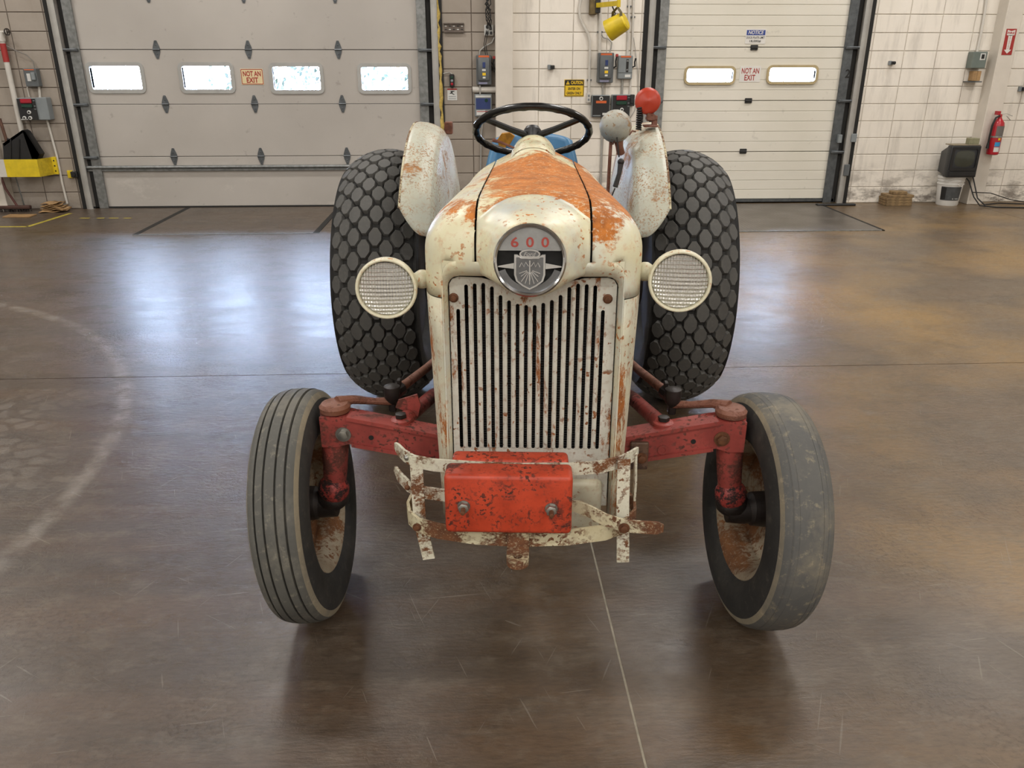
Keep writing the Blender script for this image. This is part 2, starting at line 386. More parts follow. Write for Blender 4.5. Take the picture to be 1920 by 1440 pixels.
def frame_ring(b, o, i, y0, y1):
    k = len(o); vs = [(p[0], y0, p[1]) for p in o]+[(p[0], y0, p[1]) for p in i]+[(p[0], y1, p[1]) for p in o]+[(p[0], y1, p[1]) for p in i]
    fs = []
    for a in range(k):
        c = (a+1) % k
        fs += [(a, c, k+c, k+a), (2*k+a, 2*k+c, c, a), (k+a, k+c, 3*k+c, 3*k+a), (2*k+a, 3*k+a, 3*k+c, 2*k+c)]
    return b.add(vs, fs)
def window(parent, x0, x1, z0, z1, y, mat, fw, r):
    b = MB(); frame_ring(b, rrect(x0-fw, x1+fw, z0-fw, z1+fw, r+fw), rrect(x0, x1, z0, z1, r), y-.012, y+.06)
    w = b.build('window', mat, parent); MB().box(x0-.01, x1+.01, y+.030, y+.036, z0-.01, z1+.01).build('pane', M_PANE, w, smooth=0); return w
YD = D+.045                                            # door skin
d1 = struct(empty('door_1', ((D1A+D1B)/2, YD, 0)), 'wide grey sectional overhead door with four small windows')
zs1 = [.012, W(400, 294)[1], W(400, 195.5)[1], W(400, 93)[1], 2.44, 3.05, 3.7]
wins1 = []
for (a, t, c, bt) in ((168, 124, 262, 168), (341, 124, 431, 168), (511, 125, 599, 169), (677, 126, 764, 169)):
    xa = (W(a, (t+bt)/2)[0]); xb = W(c, (t+bt)/2)[0]; wins1.append((xa, xb, W(a, bt)[1], W(a, t)[1]))
d1x0, d1x1 = W(110, 100)[0]-.04, W(806, 100)[0]
M_STRIP = M_GALV
for i in range(len(zs1)-1):
    b = MB(); panel_cells(b, d1x0, d1x1, zs1[i]+.003, zs1[i+1]-.003, YD, YD+.05, wins1 if i == 2 else [], .004)
    b.build('door_section', M_DOOR1, d1, smooth=0)
for z in zs1[1:]: MB().box(d1x0-.1, d1x1+.2, YD+.05, YD+.06, z-.03, z+.03).build('seam_light_stop', M_GALVD, d1, smooth=0)  # backing strips added to stop daylight leaking through the section seams
MB().box(D1A-.05, d1x0+.02, YD+.05, YD+.10, 0, D1H+.05).build('jamb_light_block', M_DARKGAP, d1); MB().box(d1x1-.02, D1B+.05, YD+.05, YD+.10, 0, D1H+.05).build('jamb_light_block', M_DARKGAP, d1)  # dark boxes added behind the jambs to block light leaks
for w in wins1: window(d1, *w, YD, plain('door_window_frame', 'a5a4a0', .5), .045, .02)
MB().box(d1x0, d1x1, YD-.02, YD+.05, .0, .014).build('bottom_seal', M_DARKGAP, d1)
zb = W(400, 313)[1]
MB().tube([(d1x0, YD-.035, zb), (d1x1, YD-.035, zb)], .02, 8).box(d1x0, d1x1, YD-.03, YD, zb-.05, zb-.02, .004).build('strut', M_GALV, d1)
def hinge(x, z, parent):
    b = MB(); h, w = .10, .042
    for s in (1, -1):
        P = [(x-w, z+s*.004), (x+w, z+s*.004), (x+w*.9, z+s*.03), (x+.012, z+s*h), (x-.012, z+s*h), (x-w*.9, z+s*.03)]
        b.prism(P, YD-.008, YD)
    b.tube([(x-w, YD-.012, z), (x+w, YD-.012, z)], .009, 6)
    for s in (1, -1):
        b.ball((x, YD-.009, z+s*.05), .008, 6, 4); b.ball((x, YD-.009, z+s*.08), .006, 6, 4)
    return b.build('hinge', M_GALVD, parent)
for k in (1, 2, 3):
    for px in ((308, 476, 641) if k == 2 else (324, 488, 650) if k == 1 else (291, 464, 633)): hinge(W(px, (294, 195.5, 93)[k-1])[0], zs1[k], d1)
for px in (276, 455, 627): hinge(W(px, 0)[0], zs1[4], d1)
def track(parent, xr, s, yf, h, mat2=M_GALV):
    """vertical door track: rolled rail outside, angle strip next to the door; s=+1 rail on the right"""
    b = MB(); b.prism([(xr+s*.005, 0), (xr-s*.06, 0), (xr-s*.06, .001), (xr+s*.005, .001)], yf-.09, yf-.06)  # foot
    prof = [(0, 0), (.02, -.012), (.055, -.012), (.075, .0), (.078, .02), (.06, .03), (.02, .03), (0, .018)]
    vs = [(xr+s*(p[0]-.04), yf-.08+p[1], z) for z in (.0, h) for p in prof]; k = len(prof)
    b.add(vs, [(i, (i+1) % k, (i+1) % k+k, i+k) for i in range(k)]+[tuple(range(k)), tuple(range(k, 2*k))])
    b.build('track', M_CONDUIT, parent)
    MB().box(min(xr-s*.05, xr-s*.10), max(xr-s*.05, xr-s*.10), yf-.02, yf+.03, 0, h).build('track_gap', M_DARKGAP, parent)
    MB().box(min(xr-s*.10, xr-s*.21), max(xr-s*.10, xr-s*.21), yf-.035, yf-.01, 0, h, .003).build('jamb_angle', mat2, parent)
    MB().box(min(xr+s*.04, xr+s*.09), max(xr+s*.04, xr+s*.09), D-.02, D+.03, 0, h, .003).build('jamb_strip', M_DARKGAP, parent)
xl = W(90, 0)[0]; xr = W(815, 60)[0]
track(d1, xl+.03, -1, YD, 3.7); track(d1, xr, 1, YD, 3.7)
for z in zs1[1:5]:
    for x, s in ((xl+.03, -1), (xr, 1)):
        MB().box(min(x-s*.04, x-s*.2), max(x-s*.04, x-s*.2), YD-.07, YD-.03, z-.022, z+.012, .006).tube([(x, YD-.07, z), (x-s*.17, YD-.06, z)], .012, 8).build('roller_bracket', M_GALVD, d1)
# right hand door
d2 = struct(empty('door_2', ((D2A+D2B)/2, YD, 0)), 'narrow white ribbed overhead dock door with two slot windows')
zs2 = [W(1450, 374)[1], W(1450, 285)[1], W(1450, 189)[1], W(1450, 88.5)[1], 2.46, 3.1]
wins2 = []
for (a, t, c, bt) in ((1289, 129, 1376, 154), (1444, 127, 1531, 153)): wins2.append((W(a, 141)[0], W(c, 141)[0], W(a, bt)[1], W(a, t)[1]))
d2x0, d2x1 = W(1222, 90)[0], W(1606, 90)[0]
for i in range(5):
    z0, z1 = zs2[i]+.003, zs2[i+1]-.003; b = MB(); panel_cells(b, d2x0, d2x1, z0, z1, YD+.008, YD+.05, wins2 if i == 2 else [])
    sec = b.build('door_section', M_DOOR2, d2, smooth=0); h = (z1-z0)/5
    for k in range(5):
        b = MB(); panel_cells(b, d2x0, d2x1, z0+k*h+.002, z0+(k+1)*h-.002, YD, YD+.009, wins2 if i == 2 else [], .0035); b.build('rib', M_DOOR2, sec, smooth=0)
for z in zs2[1:]: MB().box(d2x0-.1, d2x1+.1, YD+.05, YD+.06, z-.03, z+.03).build('seam_light_stop', M_GALVD, d2, smooth=0)  # same added strips, keeping outside light out of the seams
MB().box(D2A-.05, d2x0+.02, YD+.05, YD+.10, 0, D2H+.05).build('jamb_light_block', M_DARKGAP, d2); MB().box(d2x1-.02, D2B+.05, YD+.05, YD+.10, 0, D2H+.05).build('jamb_light_block', M_DARKGAP, d2)  # added light blockers behind the jambs of the narrow door
MB().box(D2A-.05, D2B+.05, YD+.05, YD+.10, -.02, zs2[0]+.02).build('threshold', M_DARKGAP, d2)
M_TANF = plain('tan_window_frame', 'b09f78', .5)
for w in wins2: window(d2, *w, YD-.01, M_TANF, .032, .035)
MB().box(d2x0, d2x1, YD-.02, YD+.05, .02, zs2[0]).build('bottom_seal', M_GALVD, d2)
for py, px in ((89, 1416), (189, 1405), (284, 1395)):
    x, z = W(px, py); MB().box(x-.045, x+.045, YD-.018, YD, z-.03, z+.03, .006).tube([(x-.04, YD-.02, z), (x+.04, YD-.02, z)], .009, 6).build('hinge', M_BLACK, d2)
xl2 = W(1218, 90)[0]; xr2 = W(1607, 90)[0]+.06
track(d2, xl2, -1, YD, 3.1); track(d2, xr2, 1, YD, 3.1, M_GALVD)
for z in zs2[1:4]:
    for x, s in ((xl2, -1), (xr2, 1)):
        MB().box(min(x-s*.03, x-s*.2), max(x-s*.03, x-s*.2), YD-.07, YD-.03, z-.022, z+.012, .006).tube([(x, YD-.07, z), (x-s*.17, YD-.06, z)], .012, 8).build('roller_bracket', M_GALVD, d2)
x, z = W(1590, 138); text('numeral', '2', x-.03, x+.03, z-.05, z+.05, YD-.037, M_INK, d2, .02)
x, z = W(1577, 260); MB().box(x-.05, x+.0, YD-.08, YD-.02, z-.05, z+.05, .004).build('track_sensor', M_BOXL, d2)
x, z = W(1597, 258); MB().box(x-.03, x+.04, D-.06, D, z-.05, z+.05, .004).build('sensor_box', M_BOXL, d2)
x, z = W(1584, 318); MB().box(x-.035, x+.03, D-.07, D, z-.07, z+.07, .004).build('limit_switch', M_BOXG, d2)
# yellow foam squeezed out along the jamb of the wide door
b = MB(); random.seed(3); xf = W(824, 100)[0]; pts = []; rs = []
for i in range(60): pts.append((xf+random.uniform(-.012, .012), D-.012, .0+i*.052)); rs.append(random.choice((.014, .018, .026, .03)) if i > 8 else .012)
b.tube(pts, rs, 7).build('foam_seal', plain('yellow_foam', 'c3a95b', .9, var=.3, scale=40, bump=.5), d1)
# dock plates
x0, y0 = G(250, 440); x1, _ = G(588, 440)
b = MB().box(x0+.05, x1-.0, y0, D-.02, .0, .004)
dp = tag(b.build('dock_plate', FLOOR_M, org=(0, 0, 0), smooth=0), 'flush grey dock leveller plate in front of the wide grey door', 'dock plate')
for xa in (x0, x1-.02): MB().box(xa, xa+.06, y0-.02, D-.02, 0.0, .0055).build('gap_edge', M_DARKGAP, dp)
MB().box(x0, x1+.05, y0-.03, y0, 0.0, .005).build('hinge_edge', M_GALV, dp)
m = MT('diamond_plate'); dv = m.n('ShaderNodeTexChecker'); m.put(dv.inputs[0], m.map((1, 1, 1), rot=(0, 0, .785))); dv.inputs['Scale'].default_value = 34
c = m.mix(m.ramp(m.noise(3, 5), .35, .7), lin('5e574f'), lin('77706a')); c = m.mix(m.math('MULTIPLY', dv.outputs[1], .3), c, lin('3c362f')); m.bump(dv.outputs[1], .6, .004)
M_DIAM = m.out(c, .38, .35)
xa, ya = G(1655, 432); b = MB().box(D2A+.12, xa, ya, D-.03, 0, .006)
dp2 = tag(b.build('dock_plate', M_DIAM, org=(0, 0, 0), smooth=0), 'dark diamond tread steel dock plate in front of the white door', 'dock plate')
MB().box(xa-.015, xa+.015, ya-.02, D-.03, 0, .008).build('gap_edge', M_DARKGAP, dp2); MB().box(D2A+.12, xa, ya-.02, ya+.012, 0, .008).build('front_edge', M_GALV, dp2)
x, y = G(1570, 385); tag(MB().box(x-.28, x+.22, y-.05, y+.02, 0, .025, .006).build('metal_bar', M_BLACK), 'flat black metal bar lying on the floor by the white door track', 'bar')

# ------------------------------------------------------------------ outside, seen through the small windows
struct(MB().box(-40, 40, D+.45, 70, -.30, -.05).build('ground', plain('outdoor_concrete', 'b6b3ac', .9)), 'pale paved yard outside the doors')
def bush(x, y, h, w, seed, label, c):
    random.seed(seed); r = tag(empty('bush', (x, y, -.05)), label, 'bush', 'greenery outside the wide door'); b = MB()
    for i in range(1500):
        t = random.uniform(0, 2*PI); u = random.random()**.5; zz = random.uniform(.1, 1); ww = w*u*math.sqrt(max(.05, 1-(zz-.45)**2/.5))
        p = Vector((x+ww*math.cos(t), y+ww*math.sin(t)*.7, -.05+h*zz)); a = Vector((random.gauss(0, 1), random.gauss(0, 1), random.gauss(0, 1))).normalized(); q = a.orthogonal().normalized(); s = random.uniform(.05, .1)
        b.add([p-a*s, p+q*s*.5, p+a*s, p-q*s*.5], [(0, 1, 2, 3)])
    b.build('foliage', plain('leaf_green_%d' % seed, c, .6, var=.5, scale=3), r, smooth=0)
    MB().tube([(x, y, -.05), (x+.05, y, h*.4), (x, y+.05, h*.75)], [.07, .05, .02], 7).build('stem', M_WOOD, r)
bush(-4.25, 19.0, 3.4, 1.5, 11, 'pale green bush outside, seen through the third door window', '0d200c')
bush(-1.6, 18.0, 3.2, 1.6, 12, 'green bush outside, seen through the rightmost door window', '0d2413')
tag(MB().tube([(-6.95, 19, -.05), (-6.95, 19, 5)], .07, 8).ball((-6.95, 19, 5), .1, 8, 6).build('post', plain('blue_grey_post', '2c3a48', .5)), 'left of two bluish posts outside the second door window', 'post', 'posts in the yard')
tag(MB().tube([(-6.35, 19, -.05), (-6.35, 19, 5)], .06, 8).ball((-6.35, 19, 5), .09, 8, 6).build('post', plain('blue_grey_post', '2c3a48', .5)), 'right of two bluish posts outside the second door window', 'post', 'posts in the yard')

# ------------------------------------------------------------------ ceiling lamps
M_TUBE = MT('lamp_diffuser').out((1, 1, 1, 1), .5, emit=(1, .96, .9, 1), estr=6.0)
M_LAMPB = plain('lamp_housing', 'c9c9c6', .5)
for i, (x, y) in enumerate(LIGHT_SPOTS):
    r = tag(empty('ceiling_light', (x, y, LIGHT_Z)), 'long white ceiling lamp, '+('first', 'second', 'third', 'fourth')[i % 4]+' from the left in the '+('rearmost row', 'second row from the back', 'row just behind the camera', 'row behind the tractor', 'row nearest the doors')[i//4], 'lamp', 'ceiling lamps')
    MB().box(x-.7, x+.7, y-.22, y+.22, LIGHT_Z+.02, LIGHT_Z+.10, .02).tube([(x-.5, y, LIGHT_Z+.1), (x-.5, y, 6.2)], .006, 5).tube([(x+.5, y, LIGHT_Z+.1), (x+.5, y, 6.2)], .006, 5).build('housing', M_LAMPB, r)
    MB().box(x-.66, x+.66, y-.19, y+.19, LIGHT_Z+.002, LIGHT_Z+.02).build('diffuser', M_TUBE, r)
    ld = bpy.data.lights.new('lamp', 'AREA'); ld.shape = 'RECTANGLE'; ld.size = 1.32; ld.size_y = .38; ld.energy = LIGHT_W; ld.color = (1, .97, .93)
    lo = bpy.data.objects.new('lamp_light', ld); COL.objects.link(lo); lo.parent = r; lo.location = (0, 0, -.005)
# ------------------------------------------------------------------ tractor materials
def hood_bias(m):
    X, Y, Z = m.sep(); top = m.mr(Z, 1.27, 1.36, -.10, .13); back = m.mr(Y, -.16, .02, -.06, .05)
    mid = m.math('ADD', m.mr(Y, .35, .75, 0, -.08), m.mr(X, -.13, .13, -.10, .02))
    return m.math('ADD', m.math('ADD', top, back), mid)
def right_bias(m):
    X, Y, Z = m.sep(); return m.math('ADD', m.math('ADD', m.mr(Z, 1.23, 1.33, -.14, .15), m.mr(Y, -.2, -.02, -.07, .03)), m.mr(Y, .4, .8, 0, -.05))
def left_bias(m):
    X, Y, Z = m.sep(); return m.math('ADD', m.mr(Z, 1.24, 1.34, -.15, .02), m.mr(Y, .3, .7, 0, -.1))
CREAM, PALE = 'd9d3b2', 'cfd0c3'
P_HOOD = rusty('hood_paint_worn', CREAM, 'd8d2a4', .515, .64, 4.0, .38, bias=hood_bias, stretch=(1.1, .8, 1.0))
P_SIDER = rusty('hood_side_worn', CREAM, PALE, .50, .605, 5.0, .38, bias=right_bias, stretch=(1.3, .6, 1.2))
P_SIDEL = rusty('hood_side_paint', CREAM, PALE, .51, .605, 5.0, .38, bias=left_bias, stretch=(1.3, .6, 1.2))
P_NOSE = rusty('nose_paint', 'dcd6b4', 'b9bbb2', .66, .62, 6, .35)
P_SHELL = rusty('shell_paint', 'd2cdb4', 'c3c0ac', .57, .60, 5, .4, rust=('a8642a', '5a3018'), stretch=(1.4, 1.4, .5))
P_GRILLE = rusty('grille_paint', 'c6c4b9', 'b9b7ac', .56, .595, 9, .45, rust=('8e5220', '4a2814'), stretch=(1.4, 1.4, .35), speck_scale=55)
P_FEND = rusty('fender_paint', 'bdbdac', 'b1b3a6', .56, .55, 5, .4, rust=('a9794a', '6a452c'), speck_scale=110)
P_COWL = rusty('cowl_paint', 'd8d3b4', 'd2cc9f', .60, .60, 7, .45)
P_BUMP = rusty('guard_paint', 'd0cdbb', 'c5c2ad', .515, .555, 9, .45, rust=('744826', '41261a'))
P_BUMP2 = rusty('guard_rusty', 'c9c2a4', 'b9ae8c', .45, .55, 8, .55, rust=('6b4226', '3c241a'))
P_LAMP = rusty('lamp_paint', 'd6d2b8', 'cfcab0', .62, .62, 9, .4)
P_RED = rusty('axle_red', '97423b', '7b312c', .53, .57, 7, .45, rust=('5d3227', '2b1b16'))
P_ROD = rusty('rod_rust', '7d5243', '72452f', .50, .58, 9, .6, rust=('6a4030', '3a2820'))
P_BOOT = rusty('greasy_red', 'a03a34', '86302b', .47, .5, 14, .4, rust=('1d1614', '120e0d'))
P_DARKJ = plain('greasy_iron', '2a2422', .45, .3, .4, 25, .3)
P_BLOCK = rusty('orange_block', 'bb4226', 'a5361c', .58, .54, 10, .45, rust=('4d2418', '2b1712'), speck_scale=95)
P_PLATE = rusty('rusty_plate', '5d4535', '4b372b', .5, .55, 12, .6, rust=('3a261c', '241813'))
P_CAST = rusty('dark_casting', '2c2a28', '3a3430', .60, .6, 5, .7, rust=('4b3226', '231b17'))
M_CHROME = plain('worn_chrome', 'c9c9c9', .16, 1, .2, 14); M_PEWTER = plain('pewter', '77787a', .30, .9, .25, 30); M_EMBD = plain('emblem_black', '0c0c0c', .5)
M_ZINC = plain('zinc_bolt', 'a9a8a2', .35, .9, .25, 40); M_RUSTB = plain('rusty_bolt', '6a4228', .7, .2, .4, 60)
M_DIGIT = plain('faded_red_digit', 'a03a30', .45)
def mk_tyre(name, c, d, dust, k=.5):
    m = MT(name); c0 = m.mix(m.ramp(m.noise(5, 6, .65), .35, .7), lin(c), lin(d))
    c0 = m.mix(m.math('MULTIPLY', m.ramp(m.noise(38, 5, .7), .56, .72), k), c0, lin(dust)); c0 = m.mix(m.math('MULTIPLY', m.ramp(m.noise(7, 5, .7, m.map(loc=(4, 4, 4))), .5, .7), k*.5), c0, lin(dust))
    m.bump(m.noise(120, 3), .2, .002); return m.out(c0, .72)
M_CARC = mk_tyre('tyre_groove_black', '191918', '232221', '4a4743', .25); M_LUG = mk_tyre('dusty_lug_rubber', '484745', '545350', '6b675f', .35)
M_FT = mk_tyre('worn_rib_rubber', '55544f', '494844', '8a8475', .6); M_FT2 = mk_tyre('smooth_rubber', '4b4b4a', '5b5954', '948870', .65); M_FSIDE = mk_tyre('sidewall_rubber', '232323', '343331', '6b6459', .3)
M_FEDGE = mk_tyre('scuffed_shoulder', '6f6a5f', '968a72', 'aa9f88', .6)
P_RIM = rusty('dirty_rim', 'a79b86', '8e7f69', .52, .58, 5, .6, rust=('7c5230', '4b3020')); P_RIMD = plain('dark_rim', '2e2f33', .6, .2, .4, 6)
M_SEAT = plain('blue_vinyl', '4a7fa8', .4, var=.2, scale=6); M_FOAM = plain('torn_foam', 'b07a24', .95, var=.45, scale=40, bump=.6)
M_WHEEL = plain('black_bakelite', '0d0d0e', .22, var=.3)
def mk_lens():
    m = MT('fluted_lens'); X, Y, Z = m.sep(); w = m.n('ShaderNodeTexWave', wave_type='BANDS', bands_direction='X'); w.inputs['Scale'].default_value = 42; w.inputs['Distortion'].default_value = .4; m.put(w.inputs[0], m.co())
    w2 = m.n('ShaderNodeTexWave', wave_type='BANDS', bands_direction='Z'); w2.inputs['Scale'].default_value = 30; w2.inputs['Distortion'].default_value = .8; m.put(w2.inputs[0], m.co())
    h = m.math('ADD', m.math('ADD', w.outputs[1], w2.outputs[1]), m.math('MULTIPLY', m.noise(60, 3), .8)); m.bump(h, .9, .004)
    return m.out(lin('e6e6e2'), .14, .62)
M_LENS = mk_lens()
def mk_red_lamp():
    m = MT('chipped_red_lamp'); X, Y, Z = m.sep(); low = m.math('ADD', m.mr(Z, 1.50, 1.45, -.2, .12), m.noise(22, 5, .7))
    return m.out(m.mix(m.ramp(low, .56, .60), lin('b43d28'), lin('8e7f8c')), .35)
M_REDLAMP = mk_red_lamp()
M_BALL = rusty('grey_lamp_back', 'aaa89c', '8f918c', .58, .62, 10, .5, rust=('9b7850', '4b3a2c'))

# ------------------------------------------------------------------ tractor
TR = tag(empty('tractor', (.162, 2.237, 0), rotz=-rad(4.2)), 'old cream farm tractor with rusted hood, red front axle and turf rear tires', 'tractor')
ORG[TR.name] = Vector((0, 0, 0))
def part(b, name, mat, parent=TR, loc=None, rot=None, smooth=35):
    """a part in its own frame (loc, rot) or in the tractor's frame"""
    if loc is None: return b.build(name, mat, parent, smooth=smooth)
    me = b.mesh(name, smooth=smooth); me.materials.append(mat); o = bpy.data.objects.new(name, me); COL.objects.link(o); o.parent = parent; o.location = loc
    if rot: o.rotation_euler = rot
    ORG[o.name] = Vector((0, 0, 0)); return o
def spow(c, e): return math.copysign(abs(c)**e, c)
# ---- hood sheet metal: plan outline swept up to a spine
HW, HY1, HYF = .290, -.03, -.258
def hood_pt(u, v):
    # u: 0 rear left .. 1 rear right ; v: 0 lip .. 1 spine
    rear = .88
    if u < .36: t = u/.36; y = rear+(HY1-rear)*t; w = HW-.022*max(0, y/rear); p = (-w, y)
    elif u > .64: t = (1-u)/.36; y = rear+(HY1-rear)*t; w = HW-.022*max(0, y/rear); p = (w, y)
    else:
        a = PI*(u-.36)/.28; p = (-HW*spow(math.cos(a), .42), HY1-(HY1-HYF)*abs(math.sin(a))**.42)
    qy = max(p[1], -.06); k = max(0, min(1, p[1]/.7))
    zt = 1.383; z0 = 1.232-.03*k; n = 2.5-.5*k; t = PI/2*v
    ct, st = math.cos(t)**(2/n), math.sin(t)**(2/n)
    x = p[0]*ct; ky = max(0, min(1, (qy-.30)/.42)); ky = ky*ky*(3-2*ky)
    return Vector((x, qy+(p[1]-qy)*ct, z0+(zt-z0)*st+.030*ky*math.exp(-(x/.085)**2)))
NU, NV = 141, 22
hv = MB().grid(hood_pt, NU, NV)
bvh = BVHTree.FromPolygons([Vector(p) for p in hv.v], hv.f)
bmh = bmesh.new(); vv = [bmh.verts.new(p) for p in hv.v]
for f in hv.f:
    try: bmh.faces.new([vv[i] for i in f])
    except ValueError: pass
bmesh.ops.remove_doubles(bmh, verts=bmh.verts[:], dist=.0004)
SX = .1455
for c in (-SX-.003, -SX+.003, SX-.003, SX+.003):
    bmesh.ops.bisect_plane(bmh, geom=bmh.verts[:]+bmh.edges[:]+bmh.faces[:], plane_co=(c, 0, 0), plane_no=(1, 0, 0))
def weld(b):
    m = bmesh.new(); q = [m.verts.new(p) for p in b.v]
    for f in b.f:
        try: m.faces.new([q[i] for i in f])
        except ValueError: pass
    bmesh.ops.remove_doubles(m, verts=m.verts[:], dist=.0006); return MB().bm(m)
def split(cond):
    b = bmh.copy(); bmesh.ops.delete(b, geom=[f for f in b.faces if not cond(f.calc_center_median())], context='FACES'); return MB().bm(b)
def skirt(s):
    """hood side below the lip line: cheek at the front, shallow panel behind"""
    b = MB(); us = [i/140 for i in range(141)]; rows = []
    for u in us:
        p = hood_pt(u, 0)
        if p.x*s > .232 or (p.y > -.2 and p.x*s > 0): rows.append(p)
    vs = []
    for p in rows:
        zb = 1.133 if p.y < .05 else 1.08; k = .005
        for j in range(4): t = j/3; vs.append((p.x, p.y, p.z+(zb-p.z)*t))
    b.add(vs, [(i*4+j, i*4+4+j, i*4+5+j, i*4+1+j) for i in range(len(rows)-1) for j in range(3)]); return b
solid(part(split(lambda c: abs(c.x) < SX-.0025), 'hood_center_panel', P_HOOD), .003)
part(MB().grid(lambda u, v: hood_pt(u, v)*.985+Vector((0, .008, .010)), 101, 16), 'hood_seam_shade', M_DARKGAP)  # near-black inner sheet, added to put dark shade in the open hood seams
# ---- lower radiator shell posts, one on each side
def post(s):
    b = MB(); rows = [p for p in (hood_pt(i/220, 0) for i in range(221)) if p.x*s > .232 and p.y < .1]; vs = []; Z = (1.130, 1.0, .85, .70, .55, .44)
    for p in rows:
        for z in Z: k = 1-.075*(1.13-z)/.69; vs.append((p.x*k if abs(p.x) > .26 else p.x*(1-.03*(1.13-z)/.69), p.y+.02*(1.13-z), z))
    n = len(Z); b.add(vs, [(i*n+j, i*n+n+j, i*n+n+1+j, i*n+1+j) for i in range(len(rows)-1) for j in range(n-1)]); return b
for s in (-1, 1): solid(part(post(s), 'radiator_shell_post', P_SHELL), .003)
# return flange from the lip back to the grille
def plan_y(x): c = min(1, abs(x)/HW)**(1/.42); return HY1-(HY1-HYF)*math.sqrt(max(0, 1-c*c))**.42
def flange():
    outer, inner = [], []
    for z in (.45, .7, .95, 1.12, 1.18): outer.append((-.233, plan_y(.233)-.0003+.02*max(0, 1.13-z), z)); inner.append((-.222, -.196, z))
    for i in range(5): t = PI/2*i/4; ox = .233-.035*(1-math.cos(t)); outer.append((-ox, plan_y(ox)-.0003, 1.197+.035*math.sin(t))); inner.append((-.222+.028*(1-math.cos(t)), -.196, 1.152+.03*math.sin(t)))
    for p in sorted((hood_pt(i/140, 0) for i in range(141)), key=lambda q: q.x):
        if abs(p.x) < .197 and p.y < -.1: outer.append(tuple(p)); inner.append((p.x*.97, -.196, 1.183))
    o2 = [(-p[0], p[1], p[2]) for p in outer[:10]][::-1]; i2 = [(-p[0], p[1], p[2]) for p in inner[:10]][::-1]
    outer += o2; inner += i2; n = len(outer); rows = [[(c[0]+(a[0]-c[0])*math.cos(t), c[1]+(a[1]-c[1])*(1-(1-math.cos(t))) if 0 else a[1]+(c[1]-a[1])*(1-math.cos(t)), a[2]+(c[2]-a[2])*math.sin(t)) for a, c in zip(outer, inner)] for t in [PI/2*i/6 for i in range(7)]]
    fb = MB()
    for s in (-1, 1):                                   # fillets that round the upper corners of the opening
        A = []; B = []
        for i in range(9):
            t = PI/2*i/8; ox = .233-.035*(1-math.cos(t)); oz = 1.197+.035*math.sin(t); k = min(1/max(1e-6, math.cos(t)), 1/max(1e-6, math.sin(t)))
            ex_ = .198+.035*math.cos(t)*k; ez_ = 1.197+.035*math.sin(t)*k; A.append((s*ox, plan_y(ox)-.0003, oz)); B.append((s*ex_, plan_y(ex_)-.0003, ez_))
        part(MB().add(A+B, [(i, i+1, 10+i, 9+i) for i in range(8)]), 'corner_fillet', P_SIDEL if s < 0 else P_SIDER, smooth=180)
    return fb.add([p for r_ in rows for p in r_], [(k*n+i, k*n+i+1, (k+1)*n+i+1, (k+1)*n+i) for k in range(6) for i in range(n-1)])
# side panels with the rolled brow and cheek return in one sheet
_fl = flange()
for s, mt in ((-1, P_SIDEL), (1, P_SIDER)):
    h = split((lambda c: c.x < -SX-.002) if s < 0 else (lambda c: c.x > SX+.002)); sk = skirt(s); h.add(sk.v, sk.f)
    o = len(h.v); h.v += _fl.v; h.f += [tuple(i+o for i in f) for f in _fl.f if sum(_fl.v[i][0] for i in f)*s > .4]
    solid(part(weld(h), 'hood_side_panel', mt, smooth=50), .003)
# ---- nose piece around the badge
EC = Vector((-.008, -.318, 1.252)); ER = .088; ET = rad(8)
def ecirc(a, r, dy=0.0):     # point on the badge plane; a=0 right, 90 up
    x, z = r*math.cos(a), r*math.sin(a); return EC+Vector((x, z*math.sin(ET)+dy*math.cos(ET), z*math.cos(ET)-dy*math.sin(ET)))
def on_front(x, z):
    h = bvh.ray_cast(Vector((x, -1, z)), Vector((0, 1, 0))); return h[0]
def on_top(x, y):
    h = bvh.ray_cast(Vector((x, y, 2)), Vector((0, 0, -1))); return h[0]
arch = [(-.143, -.222), (-.125, -.212), (-.10, -.186), (-.07, -.157), (-.035, -.136), (0, -.128)]
L0 = [Vector((0, -.2, 1.138)), Vector((-.035, -.2, 1.142)), Vector((-.065, -.2, 1.153)), Vector((-.09, -.2, 1.168)), Vector((-.115, -.203, 1.180)), Vector((-.135, -.212, 1.187)), Vector((-.1425, -.236, 1.202)), Vector((-.143, -.2575, 1.234))]
for z in (1.255, 1.275): p = on_front(-.143, z); L0.append(p+Vector((0, -.004, .001)))
for x, y in arch: p = on_top(x, y); L0.append(p+Vector((0, -.003, .004)))
R0 = [Vector((-p.x, p.y, p.z)) for p in L0[1:-1]][::-1]; loop = L0+R0
def resample(l, n):
    l = l+[l[0]]; ds = [0]
    for a, c in zip(l, l[1:]): ds.append(ds[-1]+(c-a).length)
    o = []
    for i in range(n):
        t = ds[-1]*i/n; k = max(j for j in range(len(l)-1) if ds[j] <= t+1e-9); o.append(l[k].lerp(l[k+1], (t-ds[k])/(ds[k+1]-ds[k])))
    return o
loop = resample(loop, 96); nose = MB(); NR = 12; vs = []
for p in loop:
    a = math.atan2(p.z-EC.z, p.x-EC.x); q = ecirc(a, ER)
    for j in range(NR+1):
        s = j/NR; r = p.lerp(q, s); e = s**1.7 if p.z > 1.2 else s
        r.y = p.y+(q.y-p.y)*(e*(3-2*e)*.45+e*.55)
        if p.z > 1.232 and j > 0:
            h = on_front(r.x, max(r.z, 1.2335))
            if h is not None:
                k = s*s*s*(s*(6*s-15)+10); k = .6*k+.4*s*s
                r.y = min(h.y-.004, h.y-.004+(ecirc(a, ER*1.0).y-(h.y-.004))*k)
        vs.append(r)
